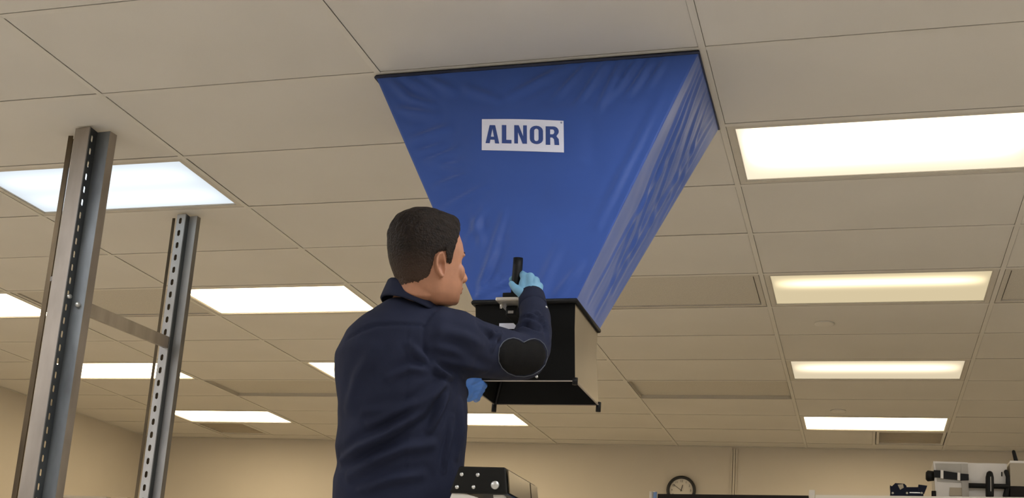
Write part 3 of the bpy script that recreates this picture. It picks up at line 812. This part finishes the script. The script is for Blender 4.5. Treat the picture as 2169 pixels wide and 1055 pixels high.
# ---- body under the clothes (torso, arms, legs), joined to the head as one figure
hipL, hipR = at(830, 1150, PD)+AW*.07, at(830, 1150, PD)-AW*.07
footR, footL = feet+Vector((.0, -.10, .09)), feet+Vector((.0, .10, .09))
bd_ = MB()
bd_.loft([hring(a+22, b-22, y, PD, s-.03) for y, a, b, s in TR[3:]])
bd_.tube([at(870, 665, PD), at(865, 710, PD)], [.05, .06], 20)
bd_.tube([at(900, 722, 3.40), at(1105, 757, 3.64)], [.06, .045], 16)
bd_.tube([at(1105, 757, 3.64), at(1133, 690, 3.77), at(1127, 630, 3.90)], [.045, .042, .030], 16)
bd_.tube([at(880, 730, 3.58), at(885, 850, 3.80), at(965, 832, 4.07)], [.06, .045, .03], 16)
for hp_, ft in ((hipR, footR), (hipL, footL)):
    kn = hp_.lerp(ft, .5)+RT*.04
    bd_.tube([hp_+Vector((0, 0, .05)), kn, ft], [.085, .058, .042], 16)
bmsh = remesh(bd_, .009, 4)
bmm = bmesh.new(); bmm.from_mesh(hm); bmm.from_mesh(bmsh)
fin = bpy.data.meshes.new('body'); bmm.to_mesh(fin); bmm.free()
fin.polygons.foreach_set('use_smooth', [True]*len(fin.polygons))
wparent(link('body', fin, m_skin), person)
# eyes and eyebrows
for sd in (1, -1):
    ey = MB().ell(hp(.0675, .031*sd, .0115), .0115, .0125, .0105, HM).wbuild('eye', m_eye, person, True)
    MB().ell(hp(.0780, .031*sd, .0115), .0025, .0048, .0045, HM).build('iris', m_rubber, ey, True)
    MB().tube([hp(.0920, .014*sd, .032), hp(.0900, .030*sd, .036), hp(.079, .045*sd, .034)], [.0030, .0032, .0020], 8).wbuild('eyebrow', m_hair, person, True)
# ---- gloves
def glove(mb, m, name): return wparent(link(name, remesh(mb, .0026, 5), m), person)
A = at
wr = A(1127, 643, 3.885)
g = MB()
kn = [A(1111, 586, 3.915), A(1123, 587, 3.905), A(1134, 595, 3.90), A(1142, 607, 3.90)]
for k, r_ in zip(kn, (.0155, .016, .0155, .0145)): g.tube([wr, wr.lerp(k, .5), k], [.024, .020, r_], 14)
g.tube([wr+(A(1127, 655, 3.865)-wr), wr, A(1126, 620, 3.89), A(1125, 605, 3.90)], [.030, .0315, .030, .020], 18)
g.tube([kn[0], A(1106, 581, 3.955), A(1093, 586, 3.980), A(1084, 592, 3.962)], [.0145, .0128, .0118, .0105], 12)
g.tube([kn[1], A(1117, 591, 3.96), A(1102, 598, 3.985), A(1089, 603, 3.968)], [.0148, .013, .012, .0105], 12)
g.tube([kn[2], A(1126, 604, 3.96), A(1108, 610, 3.985), A(1094, 613, 3.968)], [.014, .0125, .0115, .010], 12)
g.tube([kn[3], A(1132, 617, 3.955), A(1114, 621, 3.978), A(1102, 622, 3.965)], [.013, .0115, .0105, .0095], 12)
g.tube([A(1120, 632, 3.885), A(1107, 622, 3.885), A(1095, 614, 3.895), A(1087, 606, 3.91), A(1083.5, 601, 3.92)], [.021, .0185, .0145, .0118, .0102], 14)
g.tube([A(1108, 620, 3.89), A(1108, 600, 3.905), A(1112, 588, 3.912)], [.016, .014, .0135], 12)
glove(g, m_glove, 'glove')['label'] = 'light blue nitrile glove gripping the black handle'
MB().tube([A(1127, 637, 3.893), A(1126, 630, 3.903)], [.0355, .0345], 24, False).wbuild('glove_rim', m_glove, person, True)
g = MB()
wl = A(958, 833, 4.06); kl = [A(1002, 815, 4.13), A(1001, 824, 4.135), A(998, 834, 4.14), A(993, 843, 4.145)]
g.tube([A(940, 838, 4.0), wl, A(982, 828, 4.11)], [.030, .032, .034], 18)
for i, k in enumerate(kl):
    g.tube([wl.lerp(k, .4), k], [.02, .0155], 12)
    tip = [A(1018-4*i, 812+9*i, 4.15), A(1026-5*i, 817+9*i, 4.185), A(1020-4*i, 823+8*i, 4.21)]
    g.tube([k]+tip, [.015, .0138, .012, .0105], 12)
g.tube([A(985, 815, 4.10), A(1000, 806, 4.11), A(1014, 803, 4.14)], [.016, .013, .011], 12)
glove(g, m_glove2, 'glove')['label'] = 'deeper blue glove supporting the hood base from below'
# ---- trousers and shoes (below the picture)
tr = MB()
tr.loft([hring(a+8, b-8, y, PD, s-.02) for y, a, b, s in TR[-4:]]+[hring(725, 965, 1180, PD, .16), hring(745, 940, 1215, PD, .15)])
for hp_, ft in ((hipR, footR), (hipL, footL)):
    kn_ = hp_.lerp(ft, .5)+RT*.04
    tr.tube([hp_+Vector((0, 0, .05)), kn_, ft+Vector((0, 0, -.01))], [.105, .080, .066], 20)
wparent(link('trousers', remesh(tr, .009, 6), m_navy), person)
for ft in (footR, footL):
    s_ = MB()
    fr_ = []
    for x, wv, h0, h1 in ((-.09, .028, 0, .07), (-.07, .038, 0, .10), (-.02, .042, 0, .10), (.05, .044, 0, .075), (.12, .048, 0, .055), (.17, .040, 0, .045), (.195, .02, .004, .03)):
        fr_.append([Vector((ft.x+x, ft.y-wv, feet.z+h0)), Vector((ft.x+x, ft.y+wv, feet.z+h0)), Vector((ft.x+x, ft.y+wv*.9, feet.z+h1*.7)), Vector((ft.x+x, ft.y+wv*.4, feet.z+h1)), Vector((ft.x+x, ft.y-wv*.4, feet.z+h1)), Vector((ft.x+x, ft.y-wv*.9, feet.z+h1*.7))])
    s_.loft(fr_).wbuild('shoe', m_shoe, person, True)

# ------------------------------------------------------------------ stepladder
lad = tag(empty('stepladder', (-.5, -.65, 0)), 'stepladder with black riveted top cap and pale grey rails in front of the man', 'ladder')
ZT, ZB = H-1.624, H-1.697
yA, yB = -.805, -.495
LXT, RXT, LXB, RXB = -.487, -.357, -.509, -.346
cap = wparent(link('top_cap', bevel_mesh(MB().hexa([(LXB, yA, ZB), (RXB, yA, ZB), (RXB, yB, ZB), (LXB, yB, ZB), (LXT, yA, ZT), (RXT, yA, ZT), (RXT, yB, ZT), (LXT, yB, ZT)]).mesh(), .006, 3), m_cap), lad)
def side(y0_, y1_, name, m):
    o_ = .0025; s0 = lambda t: RXT+(RXB-RXT)*t+o_
    MB().hexa([(s0(.93), y0_, ZB+.005), (s0(.93)+.003, y0_, ZB+.005), (s0(.93)+.003, y1_, ZB+.005), (s0(.93), y1_, ZB+.005), (s0(.10), y0_, ZT-.007), (s0(.10)+.003, y0_, ZT-.007), (s0(.10)+.003, y1_, ZT-.007), (s0(.10), y1_, ZT-.007)]).wbuild(name, m, lad)
side(yA+.01, yB-.09, 'reflection_plate', m_capside); side(yB-.078, yB-.006, 'reflection_plate', m_capside)  # added plates carrying the reflection on the cap's side
def onface(px_, py_): return aty(px_, py_, yA)
for q_ in ((978, 1005), (1012, 1006), (968, 1032), (1003, 1032)):
    p = onface(*q_); MB().tube([p+Vector((0, .003, 0)), p+Vector((0, -.0025, 0))], [.0058, .0048], 14, False).wbuild('rivet', m_rivet, lad, True)
p = onface(1049, 1028); MB().tube([p+Vector((0, .004, 0)), p+Vector((0, -.004, 0)), p+Vector((0, -.006, 0))], [.0115, .0115, .009], 18, False).wbuild('hinge_bolt', m_rivet, lad, True)
# rails, each a C-section bar
def rail(a, b, wx, wy): 
    me = bevel_mesh(MB().bar(a, b, wx, wy, up=(0, 1, 0)).mesh(), .004); return wparent(link('rail', me, m_fib), lad)
for y_, s in ((yA+.022, -1), (yB-.022, 1)):
    rail((-.464, y_, ZB), (-.925, y_+s*.10, .02), .078, .028)
    rail((-.376, y_+s*-.004, ZB+.004), (.06, y_+s*.10, .02), .030, .026)
    for x_ in (-.930, .06): wparent(link('rubber_foot', MB().box(x_-.045, x_+.045, y_+s*.10-.02, y_+s*.10+.02, 0, .03).mesh(), m_rubber), lad)
for zz in (.28, .56, .84, 1.12, 1.38):
    t = (ZB-zz)/ZB; xx = -.470-.46*t; hwid = (yB-yA)/2-.036+.10*t
    wparent(link('step', bevel_mesh(MB().box(xx-.055, xx+.055, -.65-hwid, -.65+hwid, zz-.022, zz).mesh(), .003), m_fib), lad)
for zz in (.35, .8, 1.25):
    t = (ZB-zz)/ZB; xx = -.368+.428*t; hwid = (yB-yA)/2-.036+.10*t
    MB().bar((xx, -.65-hwid, zz), (xx, -.65+hwid, zz), .02, .03).wbuild('rear_brace', m_fib, lad)
for s in (-1, 1):
    t = (ZB-.95)/ZB; yy = -.65+s*((yB-yA)/2-.05+.10*t)
    MB().bar((-.470-.46*t, yy, .95), (-.368+.428*t, yy, .95), .006, .02).wbuild('spreader', m_alu, lad)
wparent(link('pail_shelf', bevel_mesh(MB().box(-.345, -.185, yA+.055, yB-.055, ZB-.040, ZB-.024).mesh(), .004), m_ladblue), lad)

# ------------------------------------------------------------------ steel rack frame at left
rack = tag(empty('rack_frame', (-2.70, .75, 0)), 'galvanised steel rack frame of two slotted posts joined by a crossbar, left of the man', 'rack')
def sheet(pts, z0, z1, t=.0025):
    """folded sheet standing upright: plan polyline thickened by t"""
    mb = MB(); n = len(pts); P = [Vector((p[0], p[1])) for p in pts]; off = []
    for i in range(n):
        a = (P[i]-P[i-1]).normalized() if i > 0 else (P[1]-P[0]).normalized()
        b = (P[i+1]-P[i]).normalized() if i < n-1 else a
        na, nb = Vector((-a.y, a.x)), Vector((-b.y, b.x)); m_ = (na+nb); m_ = m_/max(.3, m_.dot(na)) ; off.append(P[i]+m_*t)
    ringp = [(p.x, p.y) for p in P]+[(p.x, p.y) for p in off[::-1]]
    n2 = len(ringp); v = [(x, y, z0) for x, y in ringp]+[(x, y, z1) for x, y in ringp]; f = []
    for j in range(n2): k = (j+1) % n2; f.append((j, k, k+n2, j+n2))
    for i in range(n-1):
        a, b, c, d = i, i+1, n2-2-i, n2-1-i
        f.append((a, d, c, b)); f.append((a+n2, b+n2, c+n2, d+n2))
    return mb.add(v, f)
def slotted(p0, p1, z0, z1, slot_w, slot_h, pitch, first, t=.0025, pos=.5):
    """slotted web: strip from p0 to p1 in plan, with a column of oblong holes"""
    p0 = Vector((p0[0], p0[1], 0)); p1 = Vector((p1[0], p1[1], 0)); d = p1-p0; L_ = d.length; d = d/L_; nn = Vector((-d.y, d.x, 0))*t
    c = L_*pos; v = []; f = []
    def q(u, z, k): return p0+d*u+Vector((0, 0, z))+nn*k
    def quad(u0, u1, a, b):
        n0 = len(v)
        for k in (0, 1): v.extend([q(u0, a, k), q(u1, a, k), q(u1, b, k), q(u0, b, k)])
        f.append((n0, n0+1, n0+2, n0+3)); f.append((n0+7, n0+6, n0+5, n0+4))
        f.extend([(n0, n0+4, n0+5, n0+1), (n0+1, n0+5, n0+6, n0+2), (n0+2, n0+6, n0+7, n0+3), (n0+3, n0+7, n0+4, n0)])
    quad(0, c-slot_w/2, z0, z1); quad(c+slot_w/2, L_, z0, z1)
    z = z1-first; prev = z1
    while z-slot_h > z0:
        quad(c-slot_w/2, c+slot_w/2, z, prev); prev = z-slot_h
        ch = slot_w*.33    # chamfered slot corners
        for su in (-1, 1):
            for (zc, dz) in ((z, -1), (prev, 1)):
                n0 = len(v)
                for k in (0, 1): v.extend([q(c+su*slot_w/2, zc, k), q(c+su*(slot_w/2-ch), zc, k), q(c+su*slot_w/2, zc+dz*ch, k)])
                f.extend([(n0, n0+1, n0+2), (n0+5, n0+4, n0+3), (n0+1, n0+4, n0+5, n0+2)])
        z -= pitch
    quad(c-slot_w/2, c+slot_w/2, z0, prev)
    return MB().add(v, f)
ZP = H-.006
def post(o0, sc_, kind):  # faces of one steel, their light and shade put into the colours
    def P(x, y): return (o0[0]+x*sc_, o0[1]+y*sc_)
    g_ = []
    if kind == 'near':
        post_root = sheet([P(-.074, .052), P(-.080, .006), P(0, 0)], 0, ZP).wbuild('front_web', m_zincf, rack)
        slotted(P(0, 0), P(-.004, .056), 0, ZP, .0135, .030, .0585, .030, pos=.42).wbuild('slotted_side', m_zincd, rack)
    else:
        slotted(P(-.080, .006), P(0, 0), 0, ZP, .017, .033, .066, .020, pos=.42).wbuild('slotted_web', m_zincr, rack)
        sheet([P(-.078, .022), P(-.004, .018)], 0, ZP-.003).wbuild('slot_shade_sheet', m_zincs, rack)  # dark sheet added to give the slots their shade
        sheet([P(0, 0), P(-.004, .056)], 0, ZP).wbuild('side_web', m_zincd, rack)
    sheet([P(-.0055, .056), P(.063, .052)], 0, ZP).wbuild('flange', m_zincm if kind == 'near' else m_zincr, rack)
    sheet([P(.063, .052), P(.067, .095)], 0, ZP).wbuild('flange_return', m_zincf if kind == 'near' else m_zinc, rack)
    sheet([P(-.158, .096), P(-.156, .060), P(-.134, .063)], 0, ZP-.004).wbuild('rear_lip', m_zincs, rack)
    for zz in (.7, 1.5, 2.63):
        MB().bar(Vector((*P(-.140, .066), zz)), Vector((*P(-.076, .045), zz)), .004, .02).wbuild('lip_spacer', m_zinc, rack)
    return P
post((-2.664, .246), 1.0, 'near'); post((-2.806, 1.247), .68, 'rear')
# crossbar and bolts
ca_, cb_ = Vector((-2.632, .305, H-.795)), Vector((-2.822, 1.262, H-.69))
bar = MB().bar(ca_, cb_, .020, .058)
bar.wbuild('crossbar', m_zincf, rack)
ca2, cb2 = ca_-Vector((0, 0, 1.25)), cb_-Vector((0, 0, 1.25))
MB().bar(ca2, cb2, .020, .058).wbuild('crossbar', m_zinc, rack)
p = aty(166, 646, .297); MB().tube([p+Vector((0, .03, 0)), p+Vector((0, -.008, 0)), p+Vector((0, -.014, 0))], [.008, .012, .007], 14, False).wbuild('bolt', m_rivet, rack, True)
MB().cyl((-2.672, .268, H-.765), (-2.650, .266, H-.765), .009, 12).wbuild('bolt', m_rivet, rack, True)
for x_, y_ in ((-2.69, .28), (-2.825, 1.27)): MB().box(x_-.09, x_+.09, y_-.07, y_+.10, 0, .006).wbuild('base_plate', m_zinc, rack)

# ------------------------------------------------------------------ far furniture
# wall clock
pc_ = aty(1442.5, 1038.5, Y1-.02); CR = .143
clk = tag(empty('wall_clock', (pc_.x, Y1-.002, pc_.z)), 'round black-rimmed wall clock with pale face on the back wall', 'clock')
def disc_ring(prof, n=40): return [[Vector((r*math.cos(2*math.pi*j/n), y, r*math.sin(2*math.pi*j/n))) for j in range(n)] for r, y in prof]
MB().loft(disc_ring([(CR*.97, 0), (CR, -.012), (CR*.97, -.034), (CR*.90, -.042), (CR*.82, -.036), (CR*.79, -.020), (CR*.78, -.004), (CR*.78, 0)]), cap=False).build('rim', m_clockrim, clk, True)
MB().loft(disc_ring([(CR*.80, -.004), (CR*.80, -.010)])).build('face', m_clockface, clk)
for k in range(1, 13):
    a = math.radians(90-30*k); o = link('numeral', text_mesh(str(k), .030), m_clockink, clk)
    o.location = (CR*.63*math.cos(a), -.0112, CR*.63*math.sin(a)); o.rotation_euler = (math.pi/2, 0, 0)
for a, ln, wd_, nm_ in ((144, .095, .005, 'minute_hand'), (75, .055, .007, 'hour_hand')):
    a = math.radians(a); MB().bar((-.012*math.cos(a), -.014, -.012*math.sin(a)), (ln*math.cos(a), -.014, ln*math.sin(a)), wd_, .0015, up=(0, 1, 0)).build(nm_, m_clockink, clk)
MB().cyl((0, -.010, 0), (0, -.018, 0), .006, 12).build('hub', m_clockink, clk)
# dark tall cabinet
YS = 2.7
a, b = aty(1395, 1046.5, YS), aty(1711, 1050, YS)
xa, xb, zt = a.x, b.x, (a.z+b.z)/2
cab = tag(empty('tall_cabinet', ((xa+xb)/2, YS+.2, 0)), 'dark brown tall cabinet, only its top edge in view under the clock', 'cabinet')
MB().box(xa, xb, YS+.02, YS+.40, .08, zt-.03).wbuild('body', m_dark, cab)
MB().hexa([(xa-.004, YS-.005, a.z-.03), (xb+.004, YS-.005, b.z-.03), (xb+.004, YS+.41, b.z-.03), (xa-.004, YS+.41, a.z-.03), (xa-.004, YS-.005, a.z), (xb+.004, YS-.005, b.z), (xb+.004, YS+.41, b.z), (xa-.004, YS+.41, a.z)]).wbuild('top_board', m_dark, cab)
for k in range(2):
    x0_ = xa+.005+k*(xb-xa)/2; x1_ = xa-.005+(k+1)*(xb-xa)/2
    dr = MB().box(x0_, x1_, YS, YS+.018, .10, zt-.05).wbuild('door', m_dark, cab)
    xh = x1_-.04 if k == 0 else x0_+.04
    MB().bar((xh, YS-.02, 1.0), (xh, YS-.02, 1.2), .01, .01).build('handle', m_alu, dr)
MB().box(xa, xb, YS+.05, YS+.38, 0, .08).wbuild('plinth', m_rubber, cab)
# white folder and blue folder standing beside it
for x_, nm_, m_, lb in ((1379.5, 'roll_tube', m_case, 'white tube standing at the left end of the dark cabinet'), (1388, 'roll_tube', m_ladblue, 'pale blue tube standing against the dark cabinet\'s left end')):
    p = aty(x_, 1043, YS+.05); o = tag(empty(nm_, (p.x, p.y, 0)), lb, 'tube')
    MB().cyl((0, 0, 0), (0, 0, p.z), .0105, 14).build('sleeve', m_, o, True); MB().cyl((0, 0, p.z), (0, 0, p.z+.004), .0115, 14).build('end_cap', m_alu, o, True)
# white shelf unit with a post
a, b = aty(1727, 1048.5, YS), aty(2169, 1053.5, YS)
xe = b.x+.5; ze = b.z+(b.z-a.z)/(b.x-a.x)*.5
sh = tag(empty('shelf_unit', ((a.x+xe)/2, YS+.25, 0)), 'white shelving unit whose top shelf carries instruments at lower right', 'shelf')
for dz, nm_ in ((0, 'shelf'), (-.5, 'shelf'), (-1.0, 'shelf'), (-1.5, 'shelf')):
    MB().hexa([(a.x, YS, a.z-.03+dz), (xe, YS, ze-.03+dz), (xe, YS+.5, ze-.03+dz), (a.x, YS+.5, a.z-.03+dz), (a.x, YS, a.z+dz), (xe, YS, ze+dz), (xe, YS+.5, ze+dz), (a.x, YS+.5, a.z+dz)]).wbuild(nm_, m_shelf, sh)
pp = aty(1713, 1038, YS); qq = aty(1726, 1038, YS)
for x0_, x1_, zt_ in ((pp.x+.002, qq.x, pp.z), (xe, xe+.035, ze)):
    for y_ in (YS-.004, YS+.47): MB().box(x0_, x1_, y_, y_+.035, 0, zt_).wbuild('post', m_fib, sh)
def ztop(x): return a.z+(ze-a.z)*(x-a.x)/(xe-a.x)
YI = YS+.10
def IP(zx, zy, Y=YI):        # position in the enlarged view of the shelf corner
    return aty(1840+zx/6.593, 940+zy/6.593, Y)
def prism(pts, y0_, y1_):    # outline in the x-z plane, given depth
    n = len(pts); v = [(p[0], y0_, p[1]) for p in pts]+[(p[0], y1_, p[1]) for p in pts]
    f = [tuple(range(n))[::-1], tuple(range(n, 2*n))]+[(j, (j+1) % n, (j+1) % n+n, j+n) for j in range(n)]
    return MB().add(v, f)
def XZ(l, Y=YI): return [(IP(x, y, Y).x, IP(x, y, Y).z) for x, y in l]
dv = tag(empty('cradle_device', (IP(540, 720).x, YI+.05, ztop(IP(540, 720).x))), 'small dark blue cradle-shaped device on the white shelf', 'device')
zb_ = ztop(IP(760, 720).x)+.002
bp = XZ([(295, 700), (305, 655), (770, 665), (760, 705)]); bp[0] = (bp[0][0], zb_); bp[3] = (bp[3][0], zb_)
prism(bp, YI, YI+.10).wbuild('base', m_navydev, dv)
prism(XZ([(305, 660), (298, 575), (325, 590), (372, 545), (500, 555), (530, 585), (530, 662)]), YI+.01, YI+.09).wbuild('left_block', m_navydev, dv)
prism(XZ([(520, 662), (525, 598), (700, 598), (700, 664)]), YI+.02, YI+.08).wbuild('bridge', m_navydev, dv)
prism(XZ([(695, 664), (697, 565), (820, 582), (785, 668)]), YI+.01, YI+.09).wbuild('right_block', m_navydev, dv)
prism(XZ([(405, 570), (480, 562), (490, 610), (440, 640)]), YI+.006, YI+.012).wbuild('window', m_beige, dv)
prism(XZ([(570, 676), (720, 680), (720, 692), (570, 688)]), YI-.002, YI+.001).wbuild('trim_strip', m_alu, dv)
for sx_ in (335, 535, 740):
    c = IP(sx_, 690); MB().cyl((c.x, YI-.003, c.z), (c.x, YI+.002, c.z), .006, 12).wbuild('screw', m_rivet, dv, True)
# white instrument case with black fittings
zs = lambda x: ztop(x)+.0008
c0 = IP(1150, 730); case = tag(empty('instrument_case', (c0.x, YI+.15, zs(c0.x))), 'white instrument case with black straps and ring handle on the shelf', 'case')
o1 = XZ([(945, 735), (905, 232), (1390, 245), (1410, 735)]); o1[0] = (o1[0][0], zs(o1[0][0])); o1[3] = (o1[3][0], zs(o1[3][0]))
prism(o1, YI+.03, YI+.30).wbuild('body', m_case, case)
o2 = XZ([(960, 515), (935, 262), (1375, 272), (1392, 540)]); prism(o2, YI+.024, YI+.031).wbuild('front_panel', m_casedark, case)
o3 = XZ([(1130, 715), (1135, 600), (1330, 605), (1330, 715)]); prism(o3, YI+.024, YI+.031).wbuild('lower_panel', m_beige, case)
o4 = XZ([(1412, 735), (1394, 245), (1945, 256), (1950, 735)]); o4[0] = (o4[0][0], zs(o4[0][0])); o4[3] = (o4[3][0], zs(o4[3][0]))
prism(o4, YI+.05, YI+.30).wbuild('extension_box', m_case, case)
for l, nm_, m_, yy in (([(915, 460), (910, 362), (1003, 368), (1003, 465)], 'strap', m_rubber, .012), ([(1047, 480), (1047, 372), (1240, 402), (1240, 495)], 'strap', m_rubber, .012),
        ([(1282, 505), (1282, 410), (1400, 420), (1400, 505)], 'strap', m_rubber, .012), ([(1005, 475), (1005, 362), (1045, 368), (1045, 480)], 'buckle', m_case, .008), ([(1242, 505), (1242, 395), (1280, 402), (1280, 512)], 'buckle', m_case, .008),
        ([(1310, 735), (1295, 270), (1388, 272), (1408, 735)], 'corner_guard', m_casedark, .019)):
    Lq = XZ(l); Lq[0] = (Lq[0][0], max(Lq[0][1], zs(Lq[0][0]))); prism(Lq, YI+yy, YI+.026).wbuild(nm_, m_, case)
c = IP(865, 425); MB().tube([(c.x+.02, YI+.06, c.z), (c.x-.012, YI+.06, c.z), (c.x-.022, YI+.06, c.z)], [.026, .030, .02], 14, False).wbuild('knob', m_rubber, case, True)
ca_, cb_ = IP(1400, 575), IP(1960, 590)
MB().tube([(ca_.x, YI+.02, ca_.z), (cb_.x, YI+.02, cb_.z)], .0135, 14, False).wbuild('tube', m_rubber, case, True)
lp = [IP(1690, 725), IP(1690, 600), IP(1690, 470), IP(1690, 425)]
MB().tube([(p.x, YI+.0, p.z) for p in lp], [.0205, .0205, .0205, .017], 16).wbuild('ring_handle', m_rubber, case, True)
MB().bar((lp[0].x+.004, YI-.0205, lp[0].z+.02), (lp[0].x+.004, YI-.0205, lp[2].z), .008, .004).wbuild('grip_stripe', m_casedark, case)
cp = [IP(1925, 380), IP(1950, 450), IP(1955, 560), IP(1920, 720)]
MB().tube([(p.x, YI+.025, p.z) for p in cp], [.011, .010, .012, .015], 12).wbuild('end_bracket', m_rubber, case, True)
MB().tube([(IP(1872, 380).x, YI+.045, IP(1872, 380).z), (IP(1872, 430).x, YI+.045, IP(1872, 430).z)], .003, 8).wbuild('catch', m_rubber, case, True)
c = IP(912, 685); MB().cyl((c.x, YI+.02, zs(c.x)), (c.x, YI+.02, c.z+.012), .012, 12).wbuild('foot', m_rubber, case, True)
# beige equipment box at the right edge, with a black knob on top
Yb = YI+.02
q0, q1 = aty(2140, 1052, Yb), aty(2140, 976, Yb)
bxo = tag(empty('equipment_box', (q0.x+.17, Yb+.15, ztop(q0.x))), 'beige equipment box at the right picture edge on the shelf', 'box')
zbb = ztop(q0.x+.34)+.001
MB().box(q0.x+.001, q0.x+.34, Yb, Yb+.32, zbb+.07, q1.z-.012).wbuild('body', m_beige, bxo)
MB().box(q0.x+.001, q0.x+.34, Yb-.004, Yb+.324, q1.z-.012, q1.z).wbuild('lid', m_case, bxo)
MB().box(q0.x+.001, q0.x+.34, Yb+.004, Yb+.32, zbb, zbb+.07).wbuild('base', m_dark, bxo)
p0_, p1_ = aty(2153, 976, Yb+.05), aty(2147, 957, Yb+.05)
MB().tube([p0_-Vector((0, 0, .01)), p1_], [.011, .009], 12).wbuild('antenna', m_rubber, bxo, True)
# grey cabinet low at left, behind the rack
YL = 4.0
a = aty(135, 1049, YL); b = aty(224, 1049.5, YL); c = aty(262, 1051, YL)
lc = tag(empty('storage_cabinet', ((a.x+b.x)/2, YL+.2, 0)), 'grey storage cabinet behind the rack, only its top edge showing at lower left', 'cabinet')
MB().box(a.x-.25, b.x, YL+.02, YL+.42, .05, a.z-.02).wbuild('body', m_cabgrey, lc)
MB().box(a.x-.26, b.x+.008, YL, YL+.43, a.z-.02, a.z).wbuild('top', m_cabgrey, lc)
dr = MB().box(a.x-.24, b.x-.005, YL, YL+.018, .06, a.z-.03).wbuild('door', m_cabgrey, lc); MB().bar((b.x-.05, YL-.02, 1.0), (b.x-.05, YL-.02, 1.15), .01, .01).build('handle', m_alu, dr)
MB().box(a.x-.24, b.x-.01, YL+.03, YL+.40, 0, .05).wbuild('plinth', m_rubber, lc)
lb_ = tag(empty('cardboard_carton', (b.x+.1, YL+.2, 0)), 'pale box front beside the grey cabinet, just above the lower picture edge', 'box')
MB().box(b.x+.012, c.x, YL+.05, YL+.35, 0, c.z).wbuild('body', m_beige, lb_); MB().box(b.x+.014, c.x-.002, YL+.18, YL+.22, c.z, c.z+.001).wbuild('tape', m_case, lb_)

for o in sc.objects:
    if o.type == 'MESH' and len(o.data.materials) == 0: o.data.materials.append(m_case)
# children built in world space under a part: keep their place
bpy.context.view_layer.update()
